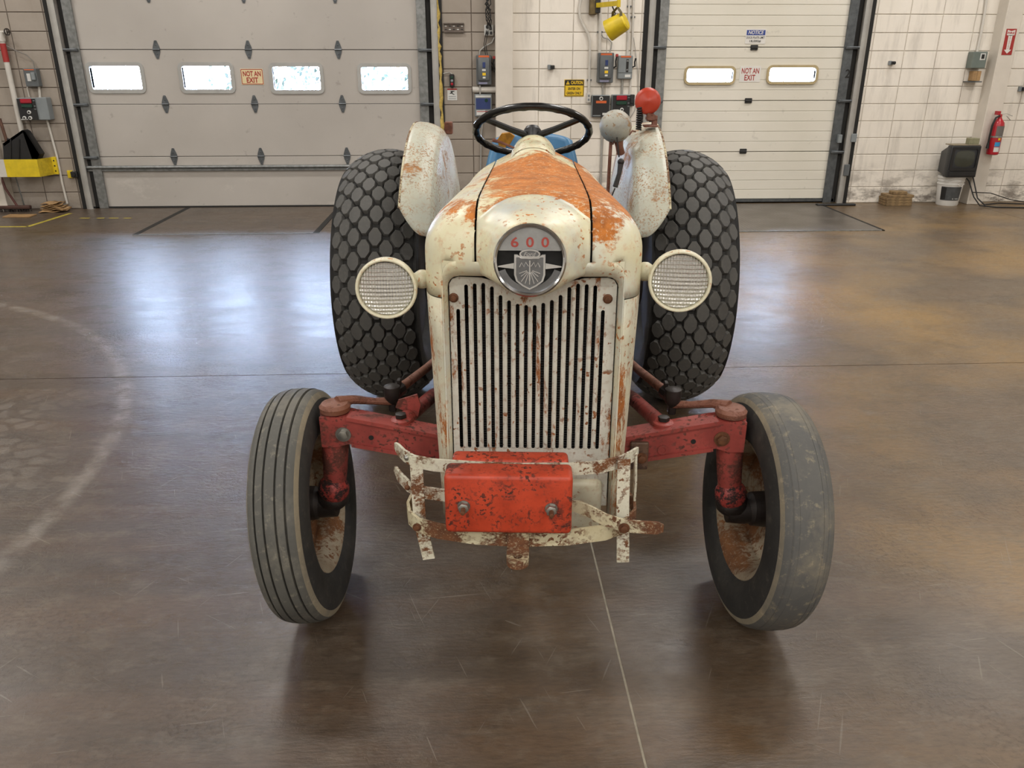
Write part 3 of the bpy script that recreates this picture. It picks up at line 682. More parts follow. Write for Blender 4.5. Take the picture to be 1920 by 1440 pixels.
n1 = NR+1; nose.add(vs, [(i*n1+j, ((i+1) % 96)*n1+j, ((i+1) % 96)*n1+j+1, i*n1+j+1) for i in range(96) for j in range(NR)])
nb = bmesh.new(); q = [nb.verts.new(p) for p in nose.v]
for f in nose.f: nb.faces.new([q[i] for i in f])
for _ in range(10): bmesh.ops.smooth_vert(nb, verts=[v for v in nb.verts if not v.is_boundary], factor=.5, use_axis_x=True, use_axis_y=True, use_axis_z=True)
NOSE = solid(part(MB().bm(nb), 'nose_piece', P_NOSE, smooth=80), .004)
part(MB().grid(lambda u, v: ecirc(2*PI*u, ER+.002, .006+.09*v), 48, 2, True), 'badge_collar', P_NOSE)
# ---- badge
def bad(b):                                            # from flat (x, out, z) to the badge plane
    return b.move(Matrix.Translation(EC) @ Matrix.Rotation(-ET, 4, 'X'))
rg = MB(); prof = [(.0, .0895), (-.010, .0890), (-.014, .0850), (-.011, .0805), (-.004, .0785), (.004, .078)]
rg.lathe([(h, r) for h, r in prof], (0, 0, 0), (0, 1, 0), 64); rg.f = rg.f[:-2]
badge = part(bad(rg), 'badge', M_CHROME)
def bpart(b, name, mat): return part(bad(b), name, mat, badge)
bpart(MB().lathe([(.006, .0), (.006, .0805)], (0, 0, 0), (0, 1, 0), 48), 'badge_back', M_EMBD)
def clip_circle(poly, r):
    return [(x, z) if math.hypot(x, z) < r else (x*r/math.hypot(x, z), z*r/math.hypot(x, z)) for x, z in poly]
top = [(-.0615+.123*i/16, .024) for i in range(17)]; arc = [(.079*math.cos(t), .079*math.sin(t)) for t in [rad(17+146*i/24) for i in range(25)]]
bpart(MB().prism([(p[0], p[1]) for p in arc], -.001, .004), 'badge_top_plate', plain('badge_plate', '9a9b9b', .35, .85, .2, 30))
low = [(.079*math.cos(t), .079*math.sin(t)) for t in [rad(200+140*i/30) for i in range(31)]]+[(.064*math.cos(t), .064*math.sin(t)) for t in [rad(340-140*i/30) for i in range(31)]]
bpart(MB().prism(low, -.001, .004), 'badge_lower_rim', M_PEWTER)
SK = 1.24; SZ = -.010
sh = [(-.031, .020), (-.025, .020), (-.020, .017), (.020, .017), (.025, .020), (.031, .020), (.031, -.020), (.027, -.033), (.014, -.043), (0, -.050), (-.014, -.043), (-.027, -.033), (-.031, -.020)]; sh = [(x*SK, z*SK+SZ) for x, z in sh]
bpart(MB().prism(sh, -.008, .003), 'shield', M_PEWTER)
sc = lambda k, dz: [(x*k, (z-SZ+.012)*k+SZ-.012+dz) for x, z in sh]
shd = MB(); frame_ring(shd, sc(.98, 0), sc(.86, -.002), -.0105, -.006); bpart(shd, 'shield_border', M_CHROME)
for a in (-70, -52, -35, -18, 0, 18, 35, 52, 70):
    d = Vector((math.sin(rad(a)), 0, -math.cos(rad(a)))); o0 = Vector((0, -.0085, -.022)); ln = .036 if abs(a) < 40 else .027
    b = MB().strap([o0+d*.007, o0+d*ln], .0022, .0018, (0, 1, 0)); bpart(b, 'ray', M_CHROME)
b = MB()
for sx in (-1, 1): b.strap([(sx*.003, -.009, -.014), (sx*.010, -.009, -.004), (sx*.014, -.009, -.015), (sx*.020, -.009, -.005), (sx*.025, -.009, -.016)], .0025, .002, (0, 1, 0))
b.strap([(0, -.009, -.050), (0, -.009, 0)], .003, .003, (0, 1, 0)); bpart(b, 'wheat_ear', M_CHROME)
ov = [(.0255*math.cos(2*PI*i/32), .0155+.0115*math.sin(2*PI*i/32)) for i in range(32)]; ovi = [(.0215*math.cos(2*PI*i/32), .0155+.0085*math.sin(2*PI*i/32)) for i in range(32)]
bpart(MB().prism(ov, -.0095, .003), 'oval', M_PEWTER); ob = MB(); frame_ring(ob, ov, ovi, -.012, -.008); bpart(ob, 'oval_border', M_CHROME)
MM = Matrix.Translation(EC) @ Matrix.Rotation(-ET, 4, 'X')
text('lettering', 'Ford', -.0150, .0150, .0105, .0205, -.0100, M_CHROME, badge, 0, .35, MM)
for sx in (-1, 1):
    bpart(MB().prism([(sx*.036, -.006), (sx*.077, -.0135), (sx*.077, -.0165), (sx*.036, -.021)], -.006, .003), 'side_wing', M_CHROME)
for i, ch in enumerate('600'):
    x = -.037+i*.037; text('digit', ch, x-.0095, x+.0095, .031, .056, -.0022, M_DIGIT, badge, .02, 0, MM)
# ---- grille
GY = -.2; GX = -.006
def gz(py): return 1.17-(py-525)*.001555
tops = [575, 532, 530, 529, 535, 550, 559, 565, 567, 567, 563, 558, 549, 535, 529, 530, 532, 575]
sx_ = [GX+(i-8.5)*.0226 for i in range(18)]; ZB = .682; HWS = .0049
cu = bpy.data.curves.new('g', 'CURVE'); cu.dimensions = '2D'; cu.fill_mode = 'BOTH'; cu.extrude = .0015
def spl(P):
    s = cu.splines.new('POLY'); s.points.add(len(P)-1)
    for q, (a, c) in zip(s.points, P): q.co = (a, c, 0, 1)
    s.use_cyclic_u = True
ol = [(-.220, .50), (.220, .50), (.220, 1.160), (.212, 1.174), (.195, 1.180), (.135, 1.178)]
ol += [(GX+.118*math.cos(rad(t)), 1.252+.118*math.sin(rad(t))) for t in (-48, -58, -68, -79, -90, -101, -112, -122, -132)]
ol += [(-.135, 1.178), (-.195, 1.180), (-.212, 1.174), (-.220, 1.160)]
spl(ol)
for x, py in zip(sx_, tops):
    zt = gz(py); P = []
    for i in range(7): t = PI*i/6; P.append((x+HWS*math.cos(t), zt-HWS+HWS*math.sin(t)))
    for i in range(7): t = PI+PI*i/6; P.append((x+HWS*math.cos(t), ZB+HWS+HWS*math.sin(t)))
    spl(P)
to = bpy.data.objects.new('tmp', cu); COL.objects.link(to); me = bpy.data.meshes.new_from_object(to.evaluated_get(bpy.context.evaluated_depsgraph_get()))
b = MB(); b.add([(v.co.x, GY-v.co.z, v.co.y) for v in me.vertices], [tuple(p.vertices) for p in me.polygons]); bpy.data.objects.remove(to)
grille = part(b, 'grille', P_GRILLE, smooth=20)
for i in range(17):
    x = (sx_[i]+sx_[i+1])/2; zt = min(gz(tops[i]), gz(tops[i+1]))-.004; w = .0058; b = MB()
    b.prism([(-w, 0), (-w*.7, -.0045), (0, -.006), (w*.7, -.0045), (w, 0)], ZB+.004, zt, lambda a, q, c, x=x: (x+a, GY+q, c)); part(b, 'slat', P_GRILLE, grille)
for s in (-1, 1):
    x = GX+s*.203; z = gz(555); part(MB().lathe([(0, .013), (-.004, .013), (-.006, .009), (-.012, .008), (-.013, 0)], (x, GY, z), (0, 1, 0), 12), 'bolt', M_RUSTB, grille)
b = MB().box(-.214, .205, -.222, -.19, .425, .588, .016, 3); part(b, 'lower_pan', P_SHELL)
m = MT('radiator_core'); w = m.n('ShaderNodeTexWave', wave_type='BANDS', bands_direction='Z'); w.inputs['Scale'].default_value = 42; m.put(w.inputs[0], m.co()); m.bump(w.outputs[1], .8, .005)
M_RAD = m.out(m.mix(w.outputs[1], lin('050505'), lin('1d1d1c')), .6)
part(MB().box(-.232, .232, -.155, -.06, .50, 1.19), 'radiator', M_RAD)
# ---- headlights
def headlight(x, y, z, yaw, tilt, s):
    r = .081; hl = part(MB().lathe([(.115, 0), (.112, .022), (.095, .048), (.06, .070), (.02, .080), (.0, .0815), (-.006, .0815), (-.012, .078), (-.012, .0735), (-.006, .072), (.0, .0715)], (0, 0, 0), (0, 1, 0), 40), 'headlight', P_LAMP, TR, (x, y, z), (tilt, 0, yaw))
    part(MB().lathe([(-.018, 0), (-.017, .025), (-.0135, .050), (-.007, .0695), (-.001, .072)], (0, 0, 0), (0, 1, 0), 40), 'lens', M_LENS, hl, (0, 0, 0))
    g = MB(); prof = [(-.012+.0035*math.sin(t), .0765+.0035*math.cos(t)) for t in [2*PI*i/8 for i in range(8)]]; g.lathe(prof, (0, 0, 0), (0, 1, 0), 40, True); part(g, 'bezel', P_LAMP, hl, (0, 0, 0))
headlight(-.386, -.20, 1.147, rad(4), rad(-3), -1); headlight(.382, -.20, 1.172, rad(-6), rad(-3), 1)
for s, xi, xo, z in ((-1, -.268, -.330, 1.155), (1, .275, .325, 1.180)):
    part(MB().tube([(xi, -.13, z+.0), (s*.30, -.13, z), (xo, -.15, z)], [.020, .022, .018], 12).ball((s*.300, -.132, z), .026, 12, 8), 'headlight_arm', P_LAMP)
# ---- cowl, hand wheel
def cowl(u, v):
    k = v; y = .64+.31*k; a = PI*u; f = min(1, k/.5); w = .098+.03*(1-f)**3; h = .085+.075*math.sin(PI/2*f)**.8
    e = .86; return Vector((w*spow(math.cos(a), e)-.004, y, 1.285+h*abs(math.sin(a))**e))
b = MB().grid(cowl, 33, 14); n = 14; last = [i*n+n-1 for i in range(33)]; b.f.append(tuple(last)); b.f.append(tuple(i*n for i in range(33)))
part(b, 'instrument_cowl', P_COWL)
part(MB().grid(lambda u, v: cowl(u, .20)+Vector((0, -.001, .0008))+Vector(((u-.5)*-.004, v*.005, 0)), 33, 2), 'cowl_seam', P_ROD)
SWC = Vector((-.009, .97, 1.452)); ST = rad(28)
def swm(b): return b.move(Matrix.Translation(SWC) @ Matrix.Rotation(-ST, 4, 'X'))
b = MB(); R, N = .217, 96
def rim(u, v):
    a = 2*PI*u; t = 2*PI*v; rr = .0135+.0016*max(0, math.cos(a*22))*(1 if math.sin(t) < 0 else .3); return Vector(((R+rr*math.cos(t))*math.cos(a), (R+rr*math.cos(t))*math.sin(a), rr*math.sin(t)))
b.grid(rim, N*2, 13, True); sw = part(swm(b), 'steering_wheel', M_WHEEL)
for a in (214, 326, 90): c, s = math.cos(rad(a)), math.sin(rad(a)); part(swm(MB().tube([(.02*c, .02*s, -.020), (.1*c, .1*s, -.014), (.19*c, .19*s, -.004), (R*c, R*s, -.0)], [.014, .012, .011, .012], 8)), 'spoke', M_WHEEL, sw)
part(swm(MB().lathe([(-.06, .028), (-.015, .032), (.005, .034), (.018, .026), (.020, 0)], (0, 0, 0), (0, 0, 1), 20)), 'hub', plain('hub_grey', '2c2c2e', .4), sw)
part(swm(MB().tube([(0, 0, -.07), (0, 0, -.30)], .02, 10)), 'steering_column', M_WHEEL)
part(MB().tube([(-.06, .83, 1.40), (-.13, .86, 1.425), (-.155, .875, 1.43)], [.004, .005, .008], 7), 'throttle_lever', P_ROD)
# ---- seat
def seat_back(u, v):
    a = (u-.5)*2; w = .245-.060*v**1.5; x = a*w; y = 1.90+.10*v-.16*abs(a)**2.2*(1-.35*v); z = 1.02+.345*v-.022*abs(a)**6*v**3; return Vector((x-.012, y, z))
seat = solid(part(MB().grid(seat_back, 21, 14), 'seat', M_SEAT), .035, 0)
def pan(u, v): a = (u-.5)*2; return Vector((a*.235-.012, 1.50+.42*v, 1.03-.05*(1-a*a)*math.sin(PI*min(1, v*1.1))+.05*abs(a)**3))
solid(part(MB().grid(pan, 15, 10), 'seat_pan', M_SEAT, seat), .03, 0)
tf = MB(); random.seed(5); P = [(-.175, 1.30), (-.185, 1.345), (-.165, 1.372), (-.125, 1.377), (-.10, 1.36), (-.115, 1.335), (-.125, 1.32), (-.14, 1.325), (-.15, 1.29)]
tf.prism(P, 1.882, 1.945); part(tf, 'torn_foam', M_FOAM, seat)
part(MB().tube([(0, 1.7, .98), (0, 1.72, .75)], .04, 10), 'seat_post', P_CAST)
# ---- fenders
def fender(s):
    """clam shell: r measured from the rear axle, profile across the tyre"""
    AY, AZ = 1.895, .650
    prof = [(.590, .772), (.572, .775), (.54, .772), (.51, .764), (.485, .752), (.462, .735), (.446, .708), (.434, .66), (.42, .58), (.404, .49), (.394, .40)]
    def f(u, v):
        k = v*(len(prof)-1); i = min(int(k), len(prof)-2); t = k-i; x = prof[i][0]*(1-t)+prof[i+1][0]*t; r = prof[i][1]*(1-t)+prof[i+1][1]*t
        a0 = 27.5+9*max(0, (x-.49)/.10)**1.6+max(0, (.455-x)/.055)*24; a = rad(a0)*(1-u)+rad(178)*u
        return Vector((s*x, AY-r*math.cos(a), AZ+r*math.sin(a)))
    fender.edge = [f(i/39, 0) for i in range(40)]
    return MB().grid(f, 60, 41)
for s in (-1, 1):
    fe = solid(part(fender(s), 'fender', P_FEND), .004, 0)
    part(MB().tube(fender.edge, .006, 6), 'fender_edge', P_BUMP2, fe)
    part(MB().box(s*.44-.02, s*.44+.02, 2.0, 2.05, 1.36, 1.42, .004), 'fender_bracket', P_ROD, fe)
# lamps and bits on the right fender
lc = Vector((.372, 1.62, 1.428))
ld_ = part(MB().lathe([(-.075, 0), (-.072, .022), (-.055, .052), (-.02, .070), (.02, .074), (.03, .072), (.032, .0)], lc, (0, 1, -.1), 28), 'work_lamp', M_BALL)
part(MB().tube([lc+Vector((.015, .0, -.065)), lc+Vector((.02, .0, -.09)), lc+Vector((.03, .02, -.12))], [.022, .018, .020], 10), 'lamp_foot', P_ROD, ld_)
part(MB().tube([(.352, 1.62, 1.37), (.349, 1.61, 1.25), (.345, 1.58, 1.14), (.345, 1.55, 1.06)], .008, 8), 'lamp_post', P_ROD)
rc = Vector((.525, 1.72, 1.533))
rl = part(MB().lathe([(-.026, 0), (-.024, .016), (-.018, .024), (-.014, .040), (-.006, .054), (.004, .060), (.016, .060), (.03, .045), (.04, 0)], rc, (0, 1, -.08), 32), 'warning_lamp', M_REDLAMP)
part(MB().box(.520, .560, 1.70, 1.75, 1.445, 1.478, .006).tube([(.53, 1.725, 1.478), (.528, 1.725, 1.50)], .016, 8).box(.548, .574, 1.715, 1.73, 1.425, 1.47, .003).box(.51, .575, 1.69, 1.76, 1.418, 1.428, .003), 'lamp_bracket', P_ROD, rl)
sp = [(.488+.011*math.cos(t), 1.715+.011*math.sin(t), 1.405+t*.0016) for t in [i*.6 for i in range(110)]]
part(MB().tube(sp, .004, 6), 'coiled_cable', M_CORD)
part(MB().tube([(.36, 1.60, 1.35), (.372, 1.57, 1.39), (.376, 1.56, 1.405), (.40, 1.57, 1.408), (.415, 1.6, 1.402), (.425, 1.62, 1.388), (.44, 1.64, 1.392), (.452, 1.66, 1.405), (.47, 1.68, 1.400)], .004, 6), 'bent_wire', P_ROD)
part(MB().tube([(.372, 1.55, 1.385), (.384, 1.53, 1.30)], .0035, 6).tube([(.392, 1.52, 1.275), (.385, 1.50, 1.23), (.368, 1.48, 1.175)], [.013, .010, .012], 8).tube([(.366, 1.47, 1.17), (.350, 1.46, 1.13), (.346, 1.46, 1.115), (.358, 1.46, 1.105)], .0035, 6).ball((.392, 1.52, 1.28), .016, 10, 6), 'latch_spring', P_DARKJ)
part(MB().box(.338, .352, 1.45, 1.5, 1.05, 1.13, .003), 'latch_plate', P_ROD)
# ---- rear wheels
RR, RWX = .648, .742
def lug_prof(s):
    x = .265*math.sin(s/.265); return x, RR-(.265-.265*math.cos(s/.265))
def lug_mesh(s0, name):
    hexa = [(.0100, .0440), (.0300, .0145), (.0300, -.0145), (.0100, -.0440), (-.0100, -.0440), (-.0300, -.0145), (-.0300, .0145), (-.0100, .0440)]
    b = MB(); vs = []
    for sc, dr in ((1.10, -.026), (1.0, -.004), (.93, 0)):
        for a, t in hexa:
            s = max(-.225, min(.225, s0+a*sc)); x, r = lug_prof(s); nx = math.sin(s/.265); th = t*sc/RR
            x += nx*dr; r += math.cos(s/.265)*dr; vs.append((x, -r*math.cos(th), r*math.sin(th)))
    fs = [(i, (i+1) % 8, (i+1) % 8+8, i+8) for i in range(8)]+[(8+i, 8+(i+1) % 8, 16+(i+1) % 8, 16+i) for i in range(8)]+[tuple(range(16, 24))]
    b.add(vs, fs); return b
COLS = [-.180, -.129, -.077, -.026, .026, .077, .129, .180]; NL = 36
lugs = []
for s0 in COLS: me = lug_mesh(s0, 'lug').mesh('lug', smooth=30); me.materials.append(M_LUG); lugs.append(me)
for s in (-1, 1):
    cp = [(-.13, .36), (-.16, .38), (-.195, .44), (-.205, .50), (-.200, .555)]
    for i in range(15): q = -.205+.41*i/14; x, r = lug_prof(q); cp.append((x-.0*q, r-.022))
    cp += [(.200, .555), (.205, .50), (.195, .44), (.16, .38), (.13, .36)]
    cb = MB().lathe(cp, (0, 0, 0), (1, 0, 0), 72); cb.f = cb.f[:-2]
    wheel = part(cb, 'rear_tire', M_CARC, TR, (s*RWX, 1.895, RR), smooth=50)
    part(MB().lathe([(-.13, .372), (-.125, .345), (-.06, .33), (-.05, .20), (-.02, .12), (-.0, .10), (.02, .12), (.05, .20), (.06, .33), (.125, .345), (.13, .372)], (0, 0, 0), (1, 0, 0), 40), 'rear_rim', P_RIMD, wheel, (0, 0, 0))
    rest = MB()
    for k, me in enumerate(lugs):
        for j in range(NL):
            th = 2*PI*(j+(.5 if k % 2 else 0))/NL; front = math.cos(th) > .05
            # th: angle from straight ahead (towards -y), positive up
            vis = -75 < math.degrees(math.atan2(math.sin(th), math.cos(th))) < 100
            if vis:
                o = bpy.data.objects.new('tread_lug', me); COL.objects.link(o); o.parent = wheel; o.rotation_euler = (-th, 0, 0)
            else:
                Mx = Matrix.Rotation(-th, 4, 'X'); rest.add([Mx @ v.co for v in me.vertices], [tuple(p.vertices) for p in me.polygons])
    ro = part(rest, 'tread_lugs', M_LUG, wheel, (0, 0, 0)); ro['kind'] = 'stuff'
# ---- front wheels
FR, FX = .362, .735
def front_wheel(s, mat, ribbed, toe, camber):
    hw = .083
    if ribbed: tread = [(-.066, .3465), (-.058, .353), (-.050, .356), (-.047, .356), (-.0465, .347), (-.041, .347), (-.0405, .3585), (-.020, .361), (-.0195, .351), (-.014, .351), (-.0135, .3615), (.0135, .3615), (.014, .351), (.0195, .351), (.020, .361), (.0405, .3585), (.041, .347), (.0465, .347), (.047, .356), (.058, .353), (.066, .3465)]
    else: tread = [(-.068, .344), (-.060, .351), (-.052, .355), (-.049, .3535), (-.046, .356), (-.034, .359), (-.033, .358), (-.031, .3592), (0, .3615), (.031, .3592), (.033, .358), (.034, .359), (.046, .356), (.049, .3535), (.052, .355), (.060, .351), (.068, .344)]
    w = part(MB().lathe([tread[0]]+tread[1:], (0, 0, 0), (1, 0, 0), 80), 'front_tire', mat, TR, (s*(FX-(.014 if s < 0 else .002)), 0 if s < 0 else .006, FR*1.034), None, 25); w.scale = (1 if s < 0 else 1.04, 1.034, 1.034)
    w.rotation_euler = (0, camber, toe)
    bm2 = bmesh.new(); bm2.from_mesh(w.data); bmesh.ops.delete(bm2, geom=[f for f in bm2.faces if len(f.verts) > 10], context='FACES'); bm2.to_mesh(w.data); bm2.free()
    for q in (-1, 1):
        e = tread[0 if q < 0 else -1]
        b = MB().lathe([e, (q*.072, .336), (q*.0745, .328)], (0, 0, 0), (1, 0, 0), 80); b.f = b.f[:-2]; part(b, 'shoulder', M_FEDGE, w, (0, 0, 0), smooth=60)
        b = MB().lathe([(q*.0745, .328), (q*.079, .315), (q*.083, .290), (q*.083, .262), (q*.078, .240), (q*.070, .226), (q*.060, .216), (q*.052, .205)], (0, 0, 0), (1, 0, 0), 64); b.f = b.f[:-2]; part(b, 'sidewall', M_FSIDE, w, (0, 0, 0), smooth=60)
    b = MB().lathe([(-.058, .222), (-.062, .216), (-.056, .204), (-.045, .196), (-.02, .182), (.02, .178), (.045, .196), (.056, .204), (.062, .216), (.058, .222)], (0, 0, 0), (1, 0, 0), 48); b.f = b.f[:-2]; solid(part(b, 'rim', P_RIM, w, (0, 0, 0), smooth=50), .003, 0)
    b = MB().lathe([(s*.02, .182), (s*.028, .165), (s*.040, .13), (s*.046, .09), (s*.042, .05), (s*.05, .0)], (0, 0, 0), (1, 0, 0), 40); b.f = [f for f in b.f if len(f) < 10]; solid(part(b, 'wheel_disc', P_RIM, w, (0, 0, 0), smooth=50), .003, 0)
    part(MB().lathe([(-s*.045, .038), (-s*.03, .052), (s*.02, .056), (s*.05, .045), (s*.06, 0)], (0, 0, 0), (1, 0, 0), 24), 'wheel_hub', P_DARKJ, w, (0, 0, 0))
    return w
front_wheel(-1, M_FT, True, rad(1.2), rad(-4.5)); front_wheel(1, M_FT2, False, rad(5.2), rad(3.3))
# ---- front axle and steering
def hexbolt(o, ax, r, h, name, mat, parent=TR, washer=True):
    b = MB()
    if washer: b.lathe([(0, r*1.5), (.003, r*1.5)], o, ax, 16)
    b.lathe([(.002, r), (h, r), (h+.001, r*.8)], o, ax, 6); return part(b, name, mat, parent)
cs = [(-.40, .578), (-.22, .535), (0, .50), (.22, .535), (.40, .578), (.40, .652), (.22, .622), (0, .60), (-.22, .622), (-.40, .652)]
part(MB().prism(cs, -.028, .028), 'axle_center_beam', P_RED)
for s in (-1, 1):
    ob = [(s*.25, .555), (s*.56, .612), (s*.60, .60), (s*.645, .60), (s*.645, .70), (s*.56, .700), (s*.25, .637)]
    ax_ = part(MB().prism(ob, -.046, .030), 'axle_arm', P_RED)
    part(MB().strap([(s*.25, -.03, .638), (s*.56, -.03, .700)], .050, .012, (0, 1, 0)), 'flange', P_RED, ax_)
    part(MB().strap([(s*.25, -.03, .556), (s*.55, -.03, .612)], .050, .012, (0, 1, 0)), 'flange', P_RED, ax_)
    hexbolt((s*.575, -.046, .645), (0, -1, 0), .016, .014, 'bolt', M_ZINC if s < 0 else M_RUSTB, ax_)
    part(MB().lathe([(0, .008), (.001, .008)], (s*.49, -.0465, .635), (0, -1, 0), 12), 'bolt_hole', M_INK, ax_)
    part(MB().lathe([(0, .016), (.003, .016), (.003, .009), (.001, .009)], (s*.40, -.0465, .606), (0, -1, 0), 14), 'boss', P_RED, ax_)
    if s > 0:
        part(MB().box(.30, .355, -.062, -.046, .545, .635, .003), 'axle_plate', P_PLATE, ax_); hexbolt((.335, -.062, .585), (0, -1, 0), .012, .012, 'bolt', M_RUSTB, ax_)
    kp = part(MB().tube([(s*.607, 0, .70), (s*.612, 0, .62), (s*.622, 0, .50), (s*.628, 0, .455)], [.046, .043, .038, .036], 20), 'king_pin', P_RED)
    part(MB().lathe([(0, .036), (.005, .046), (.02, .048), (.03, .040), (.033, .022), (.033, 0)], (s*.606, 0, .700), (0, 0, 1), 20), 'king_pin_cap', P_ROD, kp)
    part(MB().ball((s*.632, -.004, .432), .050, 16, 10, (1, 1, 1.05)), 'spindle_boot', P_BOOT, kp)
    part(MB().ball((s*.640, -.002, .395), .048, 14, 8, (1.1, 1, .8)).lathe([(0, .040), (.05, .044), (.10, .040)], (s*.625, 0, .372), (s, 0, 0), 20), 'spindle', P_DARKJ, kp)
    arm = part(MB().tube([(s*.60, .01, .725), (s*.56, .045, .722), (s*.50, .085, .700), (s*.445, .11, .690)], [.022, .014, .011, .014], 10), 'steering_arm', P_ROD)
    part(MB().lathe([(-.030, .012), (-.018, .022), (-.01, .026), (.012, .027), (.03, .026), (.034, .018), (.036, 0)], (s*.447, .11, .712), (0, 0, 1), 16).box(s*.447-.012, s*.447+.012, .10, .125, .655, .69, .004), 'ball_joint', P_DARKJ)
    part(MB().tube([(s*.444, .125, .712), (s*.42, .22, .706), (s*.374, .40, .695), (s*.28, .80, .68)], [.020, .0155, .0150, .015], 12), 'drag_link', P_ROD)
    part(MB().tube([(s*.443, .13, .712), (s*.432, .17, .709)], .024, 10).box(s*.43-.006, s*.43+.006, .14, .165, .72, .75, .002), 'link_clamp', P_DARKJ)
    rr_ = part(MB().tube([(s*.400, -.005, .668), (s*.39, .06, .660), (s*.35, .35, .610), (s*.14, 1.2, .45)], [.030, .024, .0235, .024], 14), 'radius_rod', P_RED)
    part(MB().lathe([(-.025, .030), (.012, .032), (.016, .026)], (s*.403, -.005, .668), (0, 0, 1), 16), 'rod_eye', P_RED, rr_)
    hexbolt((s*.403, -.005, .684), (0, 0, 1), .018, .014, 'bolt', P_DARKJ, rr_, False)
part(MB().prism([(-.36, .66), (-.43, .69), (-.42, .715), (-.36, .735), (-.35, .70)], .06, .068), 'bracket_plate', P_RED)
# ---- engine and driveline behind the grille
part(MB().box(-.16, .16, .02, .72, .56, 1.12, .03).box(-.10, .10, .05, .68, 1.12, 1.22, .02).box(-.19, -.15, .15, .6, .85, .95, .015).box(.15, .20, .1, .62, .88, 1.0, .02), 'engine_block', P_CAST)
part(MB().box(-.14, .14, .05, .70, .40, .57, .04), 'oil_pan', P_CAST)
part(MB().box(-.17, .17, .70, 1.15, .45, 1.0, .04).box(-.15, .15, 1.13, 2.1, .45, .92, .05), 'transmission', P_CAST)
for s in (-1, 1): part(MB().lathe([(0, .17), (.05, .15), (.2, .105), (.38, .09), (.40, .14), (.43, .14)], (s*.13, 1.895, RR), (s, 0, 0), 24), 'axle_housing', P_CAST)
for s in (-1, 1): part(MB().strap([(s*.20, 1.18, .42), (s*.42, 1.30, .42)], .10, .02, (0, 1, 0)), 'foot_plate', P_CAST)
part(MB().box(-.10, .10, -.06, .03, .585, .72, .02).box(-.20, .20, -.17, -.02, .43, .50, .01), 'axle_support', P_RED)
# ---- front guard
gd = part(MB().strap([(-.378, -.252, .712), (-.366, -.270, .708), (-.345, -.300, .705), (-.315, -.330, .704), (-.26, -.350, .704), (-.15, -.362, .703), (-.02, -.366, .702), (.10, -.362, .703), (.18, -.350, .704), (.24, -.322, .705), (.275, -.290, .708), (.292, -.262, .712)], .036, .007, roundend=True), 'front_guard', P_BUMP)
part(MB().strap([(-.380, -.262, .645), (-.365, -.285, .632), (-.335, -.318, .620), (-.29, -.342, .615), (-.20, -.358, .612), (-.10, -.362, .61)], .036, .007, roundend=True), 'guard_strap', P_BUMP, gd)
part(MB().strap([(.09, -.352, .590), (.125, -.352, .585), (.160, -.365, .577), (.20, -.392, .568), (.25, -.412, .563), (.30, -.418, .563), (.335, -.420, .563), (.350, -.421, .563)], .036, .007, roundend=True), 'guard_strap', P_BUMP2, gd)
part(MB().strap([(-.318, -.20, .54), (-.338, -.26, .540), (-.343, -.300, .538), (-.333, -.340, .535), (-.305, -.372, .53), (-.25, -.392, .526), (-.15, -.410, .522), (-.03, -.416, .520), (.10, -.408, .522), (.20, -.388, .526), (.26, -.358, .532), (.288, -.318, .538), (.290, -.27, .542), (.270, -.22, .545)], .046, .008), 'lower_band', P_BUMP2, gd)
for s, x in ((-1, -.308), (1, .247)):
    part(MB().strap([(x, -.338, .722), (x+.002, -.345, .60), (x+.005, -.352, .52), (x+(.016 if s < 0 else .008), -.357, .47), (x+(.026 if s < 0 else .010), -.360, .415)], .034, .007, (1, 0, 0)), 'upright', P_BUMP, gd)
part(MB().strap([(.286, -.272, .71), (.290, -.272, .62), (.290, -.27, .55)], .03, .006, (0, 1, 0)), 'upright', P_BUMP, gd)
for x, y, z in ((-.337, -.312, .705), (-.338, -.320, .618), (.258, -.316, .706)): part(MB().ball((x, y, z), .0085, 10, 6), 'rivet', M_ZINC if z > .7 else M_RUSTB, gd)
hexbolt((.247, -.418, .560), (0, -1, 0), .010, .010, 'bolt', M_RUSTB, gd)
hexbolt((-.308, -.378, .528), (0, -1, 0), .008, .005, 'bolt', M_RUSTB, gd)
b = MB(); b.box(-.062, -.003, -.432, -.418, .480, .555, .004)
tg = [(-.0325+.0295*math.cos(t), -.462+.0295*math.sin(t)) for t in [rad(180+180*i/14) for i in range(15)]]; outl = tg+[(-.003, -.420), (-.062, -.420)]
inn = []
k = len(outl); cx, cy = -.0325, -.460
for p in outl: a = math.atan2(p[1]-cy, p[0]-cx); inn.append((cx+.013*math.cos(a), cy+.013*math.sin(a)))
vs = [(p[0], p[1], z) for z in (.496, .474) for p in outl]+[(p[0], p[1], z) for z in (.496, .474) for p in inn]; fs = []
for i in range(k): j = (i+1) % k; fs += [(i, j, 2*k+j, 2*k+i), (k+i, k+j, 3*k+j, 3*k+i), (i, j, k+j, k+i), (2*k+i, 2*k+j, 3*k+j, 3*k+i)]
b.add(vs, fs); part(b, 'clevis', P_BUMP2, gd)
def brk(x0, x1, y0, y1, z0, z1): return MB().box(x0, x1, y0, y1, z0, z1, .013, 3)
fb = part(brk(-.222, .107, -.452, -.374, .556, .728), 'bumper_block', P_BLOCK)
part(brk(-.212, .10, -.352, -.292, .575, .722), 'backing_block', P_BLOCK)
